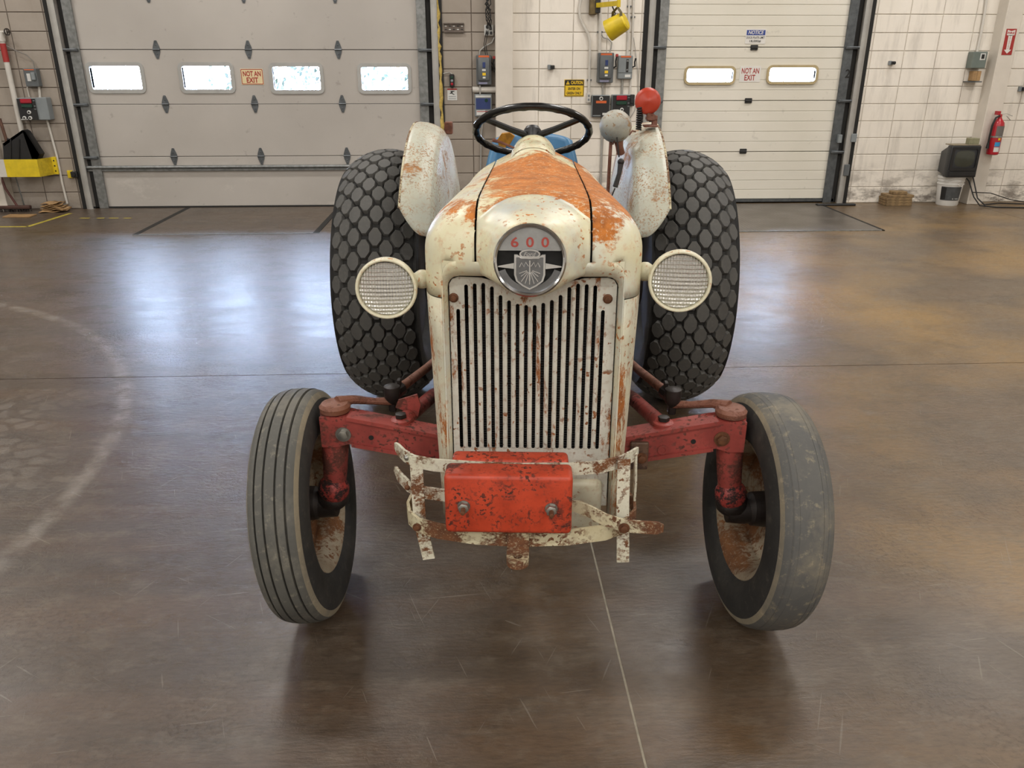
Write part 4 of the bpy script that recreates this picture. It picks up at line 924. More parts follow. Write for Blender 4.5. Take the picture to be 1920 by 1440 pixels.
for x, z in ((-.172, .640), (.053, .636)):
    part(MB().lathe([(0, .0165), (.003, .0165)], (x, -.452, z), (0, -1, 0), 18), 'washer', M_ZINC, fb)
    part(MB().lathe([(.003, .0145), (.016, .0145), (.0175, .012)], (x, -.452, z), (0, -1, 0), 6), 'nut', M_ZINC, fb)
    part(MB().lathe([(.01, .0062), (.038, .0062), (.039, .004)], (x, -.452, z), (0, -1, 0), 10), 'stud', M_RUSTB, fb)
# ------------------------------------------------------------------ things on and by the far wall
def R(px0, py0, px1, py1, y=D):
    """measured rectangle on the plane y -> x0, x1, z0, z1"""
    m = (py0+py1)/2; c = (px0+px1)/2; return W(px0, m, y)[0], W(px1, m, y)[0], W(c, py1, y)[1], W(c, py0, y)[1]
def thing(name, label, cat, x, y, z, group=None): return tag(empty(name, (x, y, z)), label, cat, group)
def sign(name, label, rect, y, mat, lines, border=None, extra=None, t=.004):
    x0, x1, z0, z1 = rect; r = thing(name, label, 'sign', (x0+x1)/2, y, z0)
    MB().box(x0, x1, y-t, y, z0, z1).build('plate', mat, r)
    if border:
        b = MB(); frame_ring(b, rrect(x0+.004, x1-.004, z0+.004, z1-.004, .012), rrect(x0+.011, x1-.011, z0+.011, z1-.011, .008), y-t-.001, y-t); b.build('border', border, r)
    w, h = x1-x0, z1-z0
    for (s, a, b_, c, d_, m, bo) in lines: text('lettering', s, x0+a*w, x0+b_*w, z0+c*h, z0+d_*h, y-t-.0008, m, r, bo)
    return r, (x0, x1, z0, z1)
sign('exit_sign', 'cream sign with red lettering NOT AN EXIT on the wide grey door', R(450, 129, 492, 159), YD, M_SIGNC, [('NOT AN', .10, .90, .52, .86, M_RED, .03), ('EXIT', .24, .76, .12, .46, M_RED, .03)], M_RED)
sign('exit_sign', 'white sign with red lettering NOT AN EXIT on the white dock door', R(1389, 124, 1428, 154), YD, M_SIGNW, [('NOT AN', .08, .92, .53, .88, M_RED, .02), ('EXIT', .24, .76, .10, .46, M_RED, .02)])
r, q = sign('notice_sign', 'white and blue NOTICE sign about the dock plate limit on the white door', R(1400, 54, 1438, 82), YD, M_SIGNW, [('DOCK PLATE LIMIT', .05, .95, .34, .50, M_INK, .02), ('18,000#', .22, .78, .08, .26, M_INK, .02)])
x0, x1, z0, z1 = q; MB().box(x0+.01, x1-.01, YD-.006, YD-.003, z0+.58*(z1-z0), z1-.012).build('blue_band', M_BLUE, r); text('lettering', 'NOTICE', x0+.03, x1-.03, z0+.64*(z1-z0), z0+.89*(z1-z0), YD-.0072, M_SIGNW, r, .02, .2)
r, q = sign('caution_sign', 'yellow and black CAUTION ENTER ON GREEN ONLY sign on the white wall', R(1058, 149, 1095, 181), D, M_SIGNY, [('ENTER ON', .20, .80, .38, .54, M_INK, .03), ('GREEN ONLY', .12, .88, .12, .28, M_INK, .03)], M_INK)
x0, x1, z0, z1 = q; w, h = x1-x0, z1-z0
MB().box(x0+.008, x1-.008, D-.006, D-.003, z0+.66*h, z1-.008).build('black_band', M_INK, r); text('lettering', 'CAUTION', x0+.33*w, x0+.93*w, z0+.72*h, z0+.92*h, D-.0072, M_SIGNY, r, .04)
MB().prism([(x0+.08*w, z0+.71*h), (x0+.27*w, z0+.71*h), (x0+.175*w, z0+.93*h)], D-.0075, D-.006).build('warning_triangle', M_SIGNY, r); text('exclamation', '!', x0+.163*w, x0+.187*w, z0+.74*h, z0+.87*h, D-.0085, M_INK, r, .02)
# safety label below the push button
r, q = sign('safety_sign', 'small white safety label with a falling figure below the push button', R(839, 166, 857, 188), D, M_LABW, [])
x0, x1, z0, z1 = q; w, h = x1-x0, z1-z0
MB().box(x0, x1, D-.006, D-.004, z1-.12*h, z1).build('red_band', M_RED, r)
MB().prism([(x0+.25*w, z0+.80*h), (x0+.72*w, z0+.80*h), (x0+.72*w, z0+.74*h), (x0+.55*w, z0+.72*h), (x0+.5*w, z0+.62*h), (x0+.75*w, z0+.50*h), (x0+.68*w, z0+.46*h), (x0+.4*w, z0+.58*h), (x0+.25*w, z0+.56*h), (x0+.28*w, z0+.64*h), (x0+.42*w, z0+.68*h)], D-.0055, D-.004).build('figure', M_INK, r)
for k in (.34, .28, .16, .10): MB().box(x0+.12*w, x1-.12*w, D-.0046, D-.004, z0+k*h, z0+(k+.025)*h).build('print_line', M_BOXL, r)
# push button station
x0, x1, z0, z1 = R(843, 139, 852, 163); r = thing('push_button_station', 'slim black push button station on the taupe block wall', 'switch', (x0+x1)/2, D, z0)
MB().box(x0, x1, D-.05, D, z0, z1, .006).build('housing', M_BLACK, r)
for k, mt in ((.75, M_GLASSGRN), (.5, M_BOXL), (.24, M_GLASSRED)): MB().lathe([(0, .016), (.012, .015), (.013, 0)], ((x0+x1)/2, D-.05, z0+k*(z1-z0)), (0, -1, 0), 12).build('button', mt, r)
xa, za = W(826, 138); MB().tube([((x0+x1)/2, D-.02, z1), ((x0+x1)/2-.02, D-.02, z1+.02), (xa+.03, D-.015, za), (xa, D-.01, za)], .005, 6).build('cable', M_CONDUIT, r)
# strut plate
x0, x1, z0, z1 = R(832, 43, 870, 61); r = thing('strut_plate', 'slotted steel strut channel bolted to the taupe wall', 'bracket', (x0+x1)/2, D, z0)
MB().box(x0, x1, D-.01, D, z0, z1).box(x0, x1, D-.03, D, z0, z0+.012).box(x0, x1, D-.03, D, z1-.012, z1).build('channel', plain('brown_steel', '6b6058', .5, .4, .3, 20), r)
for i in range(5):
    for k in (.32, .66): xx = x0+(i+.5)/5*(x1-x0); MB().box(xx-.012, xx+.012, D-.0115, D-.0095, z0+k*(z1-z0)-.005, z0+k*(z1-z0)+.005).build('slot', M_INK if (i+int(k*10)) % 2 else M_LABW, r)
# outlet with cables
x0, x1, z0, z1 = R(908, 47, 925, 67); r = thing('outlet_box', 'white electrical outlet crowded with black plugs beside the cream column', 'outlet', (x0+x1)/2, D, z0)
MB().box(x0, x1, D-.05, D, z0, z1, .004).build('box', M_LABW, r); cx = (x0+x1)/2; cz = (z0+z1)/2
for dx, dz in ((-.02, .035), (.02, .02), (.025, -.03), (-.02, -.03)): MB().box(cx+dx-.014, cx+dx+.014, D-.08, D-.05, cz+dz-.016, cz+dz+.016, .004).build('plug', M_BLACK, r)
random.seed(21)
for i in range(5):
    ox = -.03+.015*i; pts = [(cx+(-.02 if i % 2 else .02), D-.07, cz+.03), (cx+ox, D-.09, z1+.05)]
    for k in range(7): pts.append((cx-.01+random.uniform(-.035, .035), D-.05-random.uniform(0, .05), z1+.1+k*.06))
    pts.append((cx-.03, D-.04, z1+.65)); MB().tube(pts, .006, 6).build('cord', M_CORD, r)
for i, (dx, ex) in enumerate(((-.03, .0), (-.01, .06))): MB().tube([(cx+dx, D-.07, cz), (cx+dx-.03, D-.06, cz-.15), (cx+dx-.01, D-.05, cz-.28), (cx+.04+ex*.5, D-.06, cz-.42), (cx+.06, D-.09, cz-.46)], .005, 6).build('cord', M_CORD, r)
def disconnect(label, rect, dep, mat, red_lever, lab, group=None, style=0):
    x0, x1, z0, z1 = rect; w, h = x1-x0, z1-z0; r = thing('disconnect_switch', label, 'switch box', (x0+x1)/2, D, z0, group)
    MB().box(x0, x1, D-dep*.7, D, z0, z1, .008).build('enclosure', mat, r)
    if style == 0:
        MB().box(x0+.1*w, x1-.12*w, D-dep, D-dep*.65, z0+.14*h, z1-.08*h, .018, 2).build('cover', mat, r)
        MB().box(x0+.42*w, x0+.60*w, D-dep-.006, D-dep, z0+.58*h, z0+.76*h, .002).build('window_label', M_LABB, r)
        MB().box(x0+.38*w, x0+.62*w, D-dep-.003, D-dep, z0+.47*h, z0+.53*h).build('white_label', M_LABW, r)
        MB().box(x0+.40*w, x0+.62*w, D-dep-.003, D-dep, z0+.32*h, z0+.41*h).build('yellow_label', M_SIGNY, r)
        MB().box(x0+.42*w, x0+.60*w, D-dep-.003, D-dep, z0+.22*h, z0+.28*h).build('white_label', M_LABW, r)
        MB().box(x0+.15*w, x0+.72*w, D-dep*.7-.003, D-dep*.7, z0+.03*h, z0+.10*h).build('plate_label', plain('lilac_label', '9a9bb8', .5), r)
    else:
        MB().box(x0+.55*w, x0+.72*w, D-dep*.7-.003, D-dep*.7, z0+.30*h, z0+.84*h).build('black_label', M_INK, r); 
        for k, s in ((.74, 'ON'), (.36, 'OFF')): text('lettering', s, x0+.57*w, x0+.70*w, z0+k*h, z0+(k+.06)*h, D-dep*.7-.0036, M_LABW, r)
        MB().box(x0+.5*w, x0+.88*w, D-dep*.7-.003, D-dep*.7, z0+.08*h, z0+.19*h).build('white_label', M_LABW, r); MB().box(x0, x1, D-dep*.7-.004, D-dep*.7, z0+.27*h, z0+.285*h).build('fold', M_BOXG, r)
    MB().box(x0+.16*w, x1-.14*w, D-dep*.7-.004, D-dep*.7, z1-.085*h, z1-.02*h).build('orange_label', M_ORANGE, r)
    MB().tube([(x1+.0, D-dep*.5, z0+.5*h), (x1+.03, D-dep*.6, z0+.55*h), (x1+.022, D-dep*.7, z0+.72*h), (x1+.035, D-dep*.7, z0+.88*h)], [.010, .009, .008, .012], 7).build('lever', M_BLACK, r)
    if red_lever: MB().box(x1+.018, x1+.05, D-dep*.7-.012, D-dep*.7+.012, z0+.86*h, z0+.96*h, .005).build('lever_knob', M_RED, r)
    return r
disconnect('dark grey disconnect switch box on the taupe wall, left of the column', R(893, 103, 921, 159), .14, M_BOXG, True, None)
disconnect('dark grey disconnect switch with red lever on the white wall', R(1119, 99, 1148, 155), .14, M_BOXG, True, None)
disconnect('flat light grey switch box with black ON OFF strip, beside the dock door', R(1157, 104, 1184, 148), .10, M_BOXL, False, None, style=1)
# pipe stub and blue fronted box
x0, x1, z0, z1 = R(886, 162, 929, 174); r = thing('pipe_stub', 'short horizontal white wrapped pipe behind the cream column', 'pipe', (x0+x1)/2, D, z0)
zc = (z0+z1)/2; MB().tube([(x0, D-.05, zc), (x0+.08, D-.05, zc)], .036, 14).tube([(x0+.10, D-.05, zc), (x1+.03, D-.05, zc)], .036, 14).build('pipe', M_PIPEW, r); MB().box(x0+.082, x0+.098, D-.09, D, zc-.06, zc+.05).build('strap', M_CONDUIT, r)
x0, x1, z0, z1 = R(890, 176, 922, 218); w, h = x1-x0, z1-z0; r = thing('control_box', 'pale grey control box with a dark blue front label under the white pipe', 'control box', (x0+x1)/2, D, z0)
MB().box(x0, x1, D-.09, D, z0, z1, .008).build('enclosure', M_BOXL, r); MB().box(x0+.08*w, x0+.92*w, D-.094, D-.09, z0+.34*h, z0+.82*h).build('blue_label', M_LABB, r); MB().box(x0+.1*w, x0+.6*w, D-.094, D-.09, z0+.07*h, z0+.28*h).build('white_label', M_LABW, r)
MB().box(x0+.12*w, x0+.9*w, D-.095, D-.09, z0+.22*h, z0+.25*h).build('red_label', M_RED, r); MB().lathe([(0, .02), (.003, .02)], (x0+.68*w, D-.094, z0+.72*h), (0, -1, 0), 14).build('emblem', M_GLASSGRN, r)
MB().box(x0+.06*w, x0+.94*w, D-.094, D-.09, z0+.86*h, z0+.94*h).build('top_label', M_LABW, r)
# dock control stations
def station(label, rect, dep, lamps, side=0):
    x0, x1, z0, z1 = rect; w, h = x1-x0, z1-z0; r = thing('dock_control_box', label, 'control box', (x0+x1)/2, D, z0); MB().box(x0, x1, D-dep, D, z0, z1, .006).build('enclosure', M_BOXL, r)
    MB().box(x0+.03*w, x1-.03*w, D-dep-.006, D-dep, z0+.02*h, z1-.03*h, .002).build('face_plate', M_BLACK, r); yf = D-dep-.006
    if lamps:
        MB().box(x0+.22*w, x0+.80*w, yf-.02, yf, z0+.76*h, z0+.96*h, .008).build('red_lamp', M_GLASSRED, r); MB().box(x0+.22*w, x0+.80*w, yf-.02, yf, z0+.56*h, z0+.72*h, .008).build('green_lamp', M_GLASSGRN, r)
        for a, k in ((.55, .36), (.55, .10), (.25, .10)):
            c = (x0+a*w, yf, z0+k*h); MB().lathe([(0, .022), (.012, .020), (.013, .013)], c, (0, -1, 0), 14).build('button_ring', M_LABW, r); MB().lathe([(.005, .012), (.016, .011), (.017, 0)], c, (0, -1, 0), 12).build('button', M_INK, r)
        MB().box(x0+.05*w, x0+.4*w, yf-.001, yf, z0+.02*h, z0+.055*h).build('white_label', M_LABW, r)
        for k in (.88, .64, .5): MB().box(x0+.85*w, x0+.95*w, yf-.002, yf, z0+k*h-.004, z0+k*h+.004).build('small_mark', M_BOXL, r)
    else:
        c = (x0+.5*w, yf, z0+.85*h); MB().lathe([(0, .024), (.010, .022), (.011, .014)], c, (0, -1, 0), 14).build('button_ring', M_LABW, r); MB().lathe([(.005, .013), (.014, .012), (.015, 0)], c, (0, -1, 0), 12).build('button', M_INK, r)
        MB().box(x0+.22*w, x0+.80*w, yf-.002, yf, z0+.64*h, z0+.75*h).build('orange_label', M_ORANGE, r); MB().box(x0+.60*w, x0+.92*w, yf-.002, yf, z0+.10*h, z0+.20*h).build('white_label', M_LABW, r)
        MB().box(x0+.06*w, x0+.5*w, yf-.0015, yf, z0+.05*h, z0+.10*h).build('print_line', M_BOXL, r)
    if side: MB().box(min(x1, x1+side), max(x1, x1+side), D-dep, D, z0, z1+.005, .006).build('side_box', M_BOXL, r)
    return r
station('black fronted dock control box with orange label on the white wall', R(1108, 178, 1141, 219), .09, False)
station('dock control box with red and green lamps behind the tractor work lamp', R(1145, 177, 1179, 220), .09, True)
x0, x1, z0, z1 = R(44, 183, 80, 224); station('dock control box with red and green lamps left of the wide door', (x0, x1, z0, z1), .12, True, .12)
x0, x1, z0, z1 = R(1179, 177, 1184, 198); tag(MB().box(x0, x1+.02, D-.1, D, z0, z1, .004).box(x0+.005, x1+.01, D-.115, D-.1, z0+.03, z1-.05, .003).build('dark_switch', M_BLACK), 'narrow black switch beside the red and green lamp box', 'switch')
# grey switch on the far left
x0, x1, z0, z1 = R(53, 128, 77, 162); w, h = x1-x0, z1-z0; r = thing('safety_switch', 'small grey safety switch with orange top label on the far left wall', 'switch box', (x0+x1)/2, D, z0)
MB().box(x0, x1, D-.09, D, z0, z1, .006).build('enclosure', M_BOXG, r); MB().box(x0+.1*w, x1-.15*w, D-.092, D-.09, z1-.10*h, z1-.01).build('orange_label', M_ORANGE, r); MB().box(x0+.22*w, x0+.5*w, D-.093, D-.09, z0+.3*h, z0+.72*h).build('white_label', M_LABW, r); MB().box(x0+.62*w, x0+.9*w, D-.12, D-.09, z0+.35*h, z0+.78*h, .006).build('lever', M_BOXL, r)
# conduits
def conduit(label, pts, r=.014, mat=None, y=D-.02, name='conduit', cat='conduit', clamps=()):
    P = []
    for q in pts: x, z = W(q[0], q[1], y); P.append((x, y, z))
    rt = thing(name, label, cat, P[-1][0], y, min(p[2] for p in P)); MB().tube(P, r, 10).build('pipe', mat or M_CONDUIT, rt)
    for c in clamps: x, z = W(c[0], c[1], y); MB().box(x-r-.012, x+r+.012, y-.008, D, z-.008, z+.008).build('clamp', M_GALVD, rt)
    return rt
conduit('curved white conduit running down to the outlet beside the caution sign', [(1093, -30), (1089, 0), (1086, 15), (1087, 32), (1094, 48), (1102, 62), (1106, 78), (1106, 100), (1105, 140), (1104, 175)], .016, M_PIPEW, clamps=((1105, 150),))
conduit('straight white conduit above the dark grey disconnect switch', [(1125, -40), (1125, 40), (1124, 100)], .020, M_PIPEW, clamps=((1125, 60),))
conduit('thin grey flexible cable looping into the disconnect switch', [(1127, 62), (1131, 70), (1141, 73), (1147, 80), (1146, 90), (1143, 98)], .008, M_CONDUIT)
conduit('white conduit dropping into the flat light grey switch box', [(1180, -40), (1179, 40), (1176, 104)], .014, M_PIPEW, clamps=((1180, 12),))
conduit('rightmost white conduit on the wall beside the dock door', [(1189, -40), (1187, 40), (1184, 120), (1181, 178)], .013, M_PIPEW, clamps=((1187, 32),))
conduit('short grey conduit below the dark grey disconnect switch', [(1130, 155), (1130, 178)], .012)
conduit('short grey conduit below the flat light grey switch box', [(1167, 148), (1166, 178)], .014)
conduit('grey conduit running down the wall below the orange labelled control box', [(1129, 219), (1128, 280), (1126, 350)], .014)
conduit('thin loose wire hanging beside the dock door', [(1188, 70), (1192, 100), (1196, 140), (1197, 175), (1190, 208), (1181, 222)], .004, M_CONDUIT, cat='wire', name='wire')
conduit('grey flexible conduit from the outlet to the taupe wall disconnect', [(927, 70), (922, 80), (908, 88), (900, 95), (899, 104)], .010, M_CONDUIT)
conduit('grey conduit dropping down the taupe wall behind the hood', [(906, 218), (902, 260), (901, 345)], .010, M_CONDUIT)
conduit('white conduit between the grey switch and the control box at far left', [(73, 162), (75, 183)], .014, M_PIPEW)
conduit('white conduit running down to the floor left of the wide door', [(88, 224), (106, 290), (117, 345), (126, 382)], .013, M_PIPEW)
conduit('white bent thin conduit under the left control box', [(55, 133), (51, 165), (55, 182)], .006, M_PIPEW)
conduit('grey cable looping from the white pipe to the grey switch', [(3, 70), (10, 85), (30, 95), (50, 103), (62, 115), (65, 128)], .006, plain('grey_cable', '77736d', .5), D-.04, 'cable', 'cable')
conduit('grey conduit above the green grey box beside the column', [(1857, -60), (1847, 20), (1840, 60), (1832, 97)], .016, M_PIPEW)
# outlet by the caution sign
x0, x1, z0, z1 = R(1099, 174, 1107, 192); r = thing('outlet', 'small beige outlet box right of the caution sign', 'outlet', (x0+x1)/2, D, z0); MB().box(x0, x1, D-.045, D, z0, z1, .003).build('box', M_PIPEW, r)
for k in (.3, .7): MB().box(x0+.015, x1-.015, D-.047, D-.045, z0+k*(z1-z0)-.012, z0+k*(z1-z0)+.012).build('socket', M_BOXL, r)
# photo eyes
def eye(label, px, py, s, yel=False):
    x, z = W(px, py, D-.03); r = thing('photo_eye', label, 'sensor', x, D, z-s)
    MB().box(x-s*1.6, x-s*.2, D-.025, D, z-s, z+s, .003).build('bracket', M_YEL if yel else M_BOXL, r); MB().box(x-s*.4, x+s*1.3, D-.06, D-.01, z-s*.8, z+s*.8, .006).build('body', M_BLACK, r); MB().lathe([(0, s*.5), (.02, s*.45), (.021, 0)], (x+s*.5, D-.06, z), (0, -1, 0), 12).build('lens', M_INK, r)
eye('small black sensor on the white wall left of the caution sign', 1034, 126, .028); eye('small black sensor on the white wall between dock door and grey box', 1673, 118, .024); eye('small black sensor at the right edge beyond the column', 1918, 167, .03); eye('yellow and black sensor low beside the wide door track', 137, 327, .045, True)
# yellow dock lamp on its arm
yl = D-.55; x0, z0 = W(1104, 28, D-.02); r = thing('dock_lamp', 'yellow dock loading lamp hanging from a yellow arm on the wall', 'lamp', x0, D, z0-.02)
x1, z1 = W(1118, -2, D-.02); MB().box(x0, x1, D-.12, D, z0, z1+.2, .006).build('wall_bracket', plain('stained_bracket', '75643f', .7, .2, .5, 14), r)
ax0, az0 = W(1118, 10, D-.12); ax1, az1 = W(1160, 6, yl); MB().strap([(ax0, D-.10, az0), (ax1, yl, az1)], .05, .03).build('arm', M_YEL, r); MB().box(ax0-.01, ax0+.05, D-.13, D-.08, az0-.08, az0+.14, .004).build('pivot', M_BLACK, r)
MB().lathe([(-.02, .022), (.05, .022), (.055, .012)], (ax1, yl, az1-.02), (0, 0, 1), 12).build('arm_end', M_YEL, r)
cx, cz = W(1157, 48, yl); ad = Vector((.62, -.30, .36)).normalized()
sh = MB().lathe([(-.115, 0), (-.115, .085), (-.10, .100), (-.06, .104), (.11, .118), (.115, .118), (.112, .108), (-.05, .094)], (cx, yl, cz), -ad, 28); sh.build('lamp_shade', M_YEL, r)
MB().lathe([(.095, 0), (.095, .112)], (cx, yl, cz), -ad, 24).build('lamp_glass', plain('dim_glass', '8c7a3c', .3), r)
MB().strap([(cx+.03, yl-.10, cz+.01), (cx+.02, yl-.10, cz+.13), (ax1, yl-.06, az1-.07), (ax1-.01, yl-.0, az1-.04), (ax1-.05, yl+.06, az1-.09), (cx-.04, yl+.10, cz+.08), (cx-.03, yl+.1, cz+.01)], .030, .005, (1, 0, 0)).build('yoke', plain('olive_steel', '6e664a', .5, .4, .3, 20), r)
MB().tube([(ax0+.16, yl+.25, az0-.02), (ax0+.19, yl+.2, az0-.10), (ax0+.13, yl+.15, az0-.2)], .008, 6).build('cable', M_CORD, r)
# small boxes next to the right column
x0, x1, z0, z1 = R(1813, 97, 1839, 128); w, h = x1-x0, z1-z0; r = thing('junction_box', 'green grey electrical box with a breaker beside the extinguisher column', 'electrical box', (x0+x1)/2, D, z0)
MB().box(x0, x1, D-.12, D, z0, z1, .006).build('enclosure', plain('green_grey_enamel', '69736d', .45), r); MB().box(x0+.5*w, x0+.86*w, D-.123, D-.12, z0+.5*h, z0+.9*h).build('label', M_LABW, r); MB().box(x0+.58*w, x0+.78*w, D-.128, D-.12, z0+.58*h, z0+.84*h).build('breaker', M_INK, r)
x0, x1, z0, z1 = R(1812, 133, 1830, 154); r = thing('brown_box', 'small brown cardboard colored box under the green grey box', 'box', (x0+x1)/2, D, z0)
MB().box(x0+.02, x1, D-.10, D-.01, z0+.015, z1, .004).build('body', M_CARD, r); MB().box(x0+.07, x0+.075, D-.102, D-.1, z0+.015, z1).build('seam', M_WOOD, r); MB().box(x0-.03, x1+.01, D-.13, D, z0, z0+.012).build('shelf', M_GALVD, r)
# extinguisher sign and extinguisher
x0, x1, z0, z1 = R(1877, 54, 1898, 103, YC); xs = (COLX[0]+COLX[1])/2; w, h = .125, z1-z0; x0 = xs-w/2; x1 = x0+w
r, q = sign('extinguisher_sign', 'red FIRE EXTINGUISHER arrow sign on the cream column', (x0, x1, z0, z1), YC, M_RED, [])
MB().prism([(x0+.30*w, z1-.24*h), (x0+.70*w, z1-.24*h), (x0+.66*w, z0+.20*h), (x0+.86*w, z0+.20*h), (x0+.5*w, z0+.05*h), (x0+.14*w, z0+.20*h), (x0+.34*w, z0+.20*h)], YC-.0055, YC-.004).build('arrow', M_SIGNW, r)
MB().prism([(x0+.12*w, z1-.04*h), (x0+.5*w, z1-.09*h), (x0+.88*w, z1-.04*h), (x0+.88*w, z1-.24*h), (x0+.5*w, z1-.27*h), (x0+.12*w, z1-.24*h)], YC-.0055, YC-.004).build('arrow_head', M_SIGNW, r)
text('lettering', 'FIRE', x0+.16*w, x0+.84*w, z1-.20*h, z1-.115*h, YC-.0065, M_RED, r, .03)
text('lettering', '\n'.join('EXTINGUISHER'), x0+.42*w, x0+.58*w, z0+.22*h, z1-.29*h, YC-.0065, M_RED, r)
M_EXT = plain('extinguisher_red', 'a8202a', .28, var=.1); ye = YC-.09
ex, ez0 = W(1857, 290, ye); _, ez1 = W(1863, 222, ye); r = thing('fire_extinguisher', 'red fire extinguisher with black hose hung on the cream column', 'fire extinguisher', ex, ye, ez0); hh = ez1-ez0; ex += .02
MB().lathe([(0, .055), (.008, .068), (.02, .070), (hh-.09, .070), (hh-.05, .062), (hh-.02, .040), (hh, .026), (hh+.01, .022)], (ex, ye, ez0), (0, 0, 1), 28).build('cylinder', M_EXT, r)
MB().lathe([(0, .018), (.03, .022), (.05, .018)], (ex, ye, ez0+hh), (0, 0, 1), 14).box(ex-.05, ex-.01, ye-.02, ye+.05, ez0+hh+.04, ez0+hh+.085, .004).build('valve', M_EXT, r)
MB().strap([(ex, ye, ez0+hh+.045), (ex+.06, ye-.03, ez0+hh+.055), (ex+.12, ye-.05, ez0+hh+.03)], .02, .004, (0, 1, 0)).strap([(ex, ye, ez0+hh+.03), (ex+.06, ye-.03, ez0+hh+.03), (ex+.11, ye-.05, ez0+hh-.02)], .02, .004, (0, 1, 0)).build('handle', M_ZINC, r)
MB().tube([(ex-.02, ye-.02, ez0+hh+.03), (ex-.07, ye-.03, ez0+hh+.01), (ex-.095, ye-.03, ez0+hh-.08), (ex-.092, ye-.02, ez0+hh*.5), (ex-.085, ye-.01, ez0+hh*.34)], .012, 8).build('hose', M_BLACK, r)
MB().lathe([(0, .014), (.07, .02)], (ex-.085, ye-.01, ez0+hh*.34), (0, 0, -1), 10).build('nozzle', M_BLACK, r)
def wrap(a0, a1, z0, z1, mat, nm, rr=.0708):
    MB().grid(lambda u, v: Vector((ex+rr*math.sin(a0+(a1-a0)*u), ye-rr*math.cos(a0+(a1-a0)*u), ez0+hh*(z0+(z1-z0)*v))), 10, 2).build(nm, mat, r)
wrap(-.7, .9, .52, .80, plain('grey_label', '6a6460', .5), 'instruction_label'); wrap(-.5, .5, .24, .36, plain('cyan_tag', '2f8fc4', .5), 'blue_tag'); wrap(-.5, .5, .09, .22, M_LABW, 'white_tag'); wrap(-.1, .3, .41, .47, M_SIGNY, 'round_sticker')
MB().lathe([(0, .0725), (.02, .0725)], (ex, ye, ez0+hh*.48), (0, 0, 1), 24).box(ex-.03, ex+.03, ye+.05, YC, ez0+hh*.46, ez0+hh*.52).build('strap', M_ZINC, r)
# ------------------------------------------------------------------ bucket with the old television
bx = G(1773, 383)[0]; by = D-.18; r = thing('bucket', 'white plastic pail with a dark label carrying the television', 'bucket', bx, by, 0); M_PAIL = plain('pail_white', 'd2d0cb', .4, var=.06)
MB().lathe([(0, .125), (.01, .130), (.26, .150), (.262, .158), (.275, .158), (.277, .152), (.30, .153), (.302, .160), (.312, .160), (.314, .154), (.335, .155), (.337, .163), (.362, .163), (.364, .150)], (bx, by, 0), (0, 0, 1), 36).build('pail', M_PAIL, r)
def bw(a0, a1, z0, z1, mat, nm): MB().grid(lambda u, v: Vector((bx+(.1325+.02*(z0+(z1-z0)*v)/.26)*math.sin(a0+(a1-a0)*u), by-(.1325+.02*(z0+(z1-z0)*v)/.26)*math.cos(a0+(a1-a0)*u), z0+(z1-z0)*v)), 14, 2).build(nm, mat, r)
bw(-1.2, .55, .07, .24, plain('pail_label', '4b4d4e', .5, var=.3, scale=20), 'label'); bw(-1.2, -.75, .08, .23, M_INK, 'label_band')
text('print', '5 W', bx-.03, bx+.05, .085, .10, by-.147, M_LABW, r)
MB().tube([(bx+.02, by-.162, .30), (bx, by-.175, .27), (bx+.04, by-.18, .25), (bx+.07, by-.172, .28), (bx+.04, by-.166, .315)], .004, 6).build('bail_handle', M_PIPEW, r)
tz = .366; tx0, tx1 = bx-.19, bx+.185; th_ = .38; r = thing('television', 'old black tube television standing on the white pail', 'television', bx, by, tz); M_TV = plain('tv_black', '27292c', .4, var=.2)
yt = by-.20
MB().box(tx0, tx1, yt, yt+.10, tz, tz+th_, .012, 2).add([(tx0+.01, yt+.09, tz+.02), (tx1-.01, yt+.09, tz+.02), (tx1-.01, yt+.09, tz+th_-.01), (tx0+.01, yt+.09, tz+th_-.01), (tx0+.07, yt+.34, tz+.04), (tx1-.07, yt+.34, tz+.04), (tx1-.07, yt+.34, tz+th_-.10), (tx0+.07, yt+.34, tz+th_-.10)], [(0, 1, 5, 4), (1, 2, 6, 5), (2, 3, 7, 6), (3, 0, 4, 7), (4, 5, 6, 7)]).build('cabinet', M_TV, r)
b = MB(); frame_ring(b, rrect(tx0+.012, tx1-.012, tz+.085, tz+th_-.012, .012), rrect(tx0+.042, tx1-.042, tz+.115, tz+th_-.040, .02), yt-.010, yt+.004); b.build('bezel', M_BLACK, r)
b = MB().grid(lambda u, v: Vector((tx0+.038+(tx1-tx0-.076)*u, yt-.003-.012*math.sin(PI*u)*math.sin(PI*v)+.006, tz+.11+(th_-.145)*v)), 13, 11); b.build('screen', plain('tube_glass', '3c3e36', .12, var=.1), r)
MB().box(tx0+.02, tx1-.02, yt-.006, yt+.004, tz+.015, tz+.075, .003).build('control_panel', M_BLACK, r)
MB().box(tx0+.02, tx1+.0, yt+.02, yt+.2, tz+th_, tz+th_+.012, .004).build('dusty_top', plain('tv_dust', '8a7f6b', .9, var=.2), r)
zz = tz+th_+.012; tag(MB().box(bx+.03, bx+.16, yt+.03, yt+.11, zz, zz+.075, .004).box(bx+.045, bx+.145, yt+.028, yt+.03, zz+.015, zz+.04).build('small_box', plain('olive_box', '8d8a6d', .6, var=.25, scale=20)), 'little olive box lying on top of the old television', 'box')
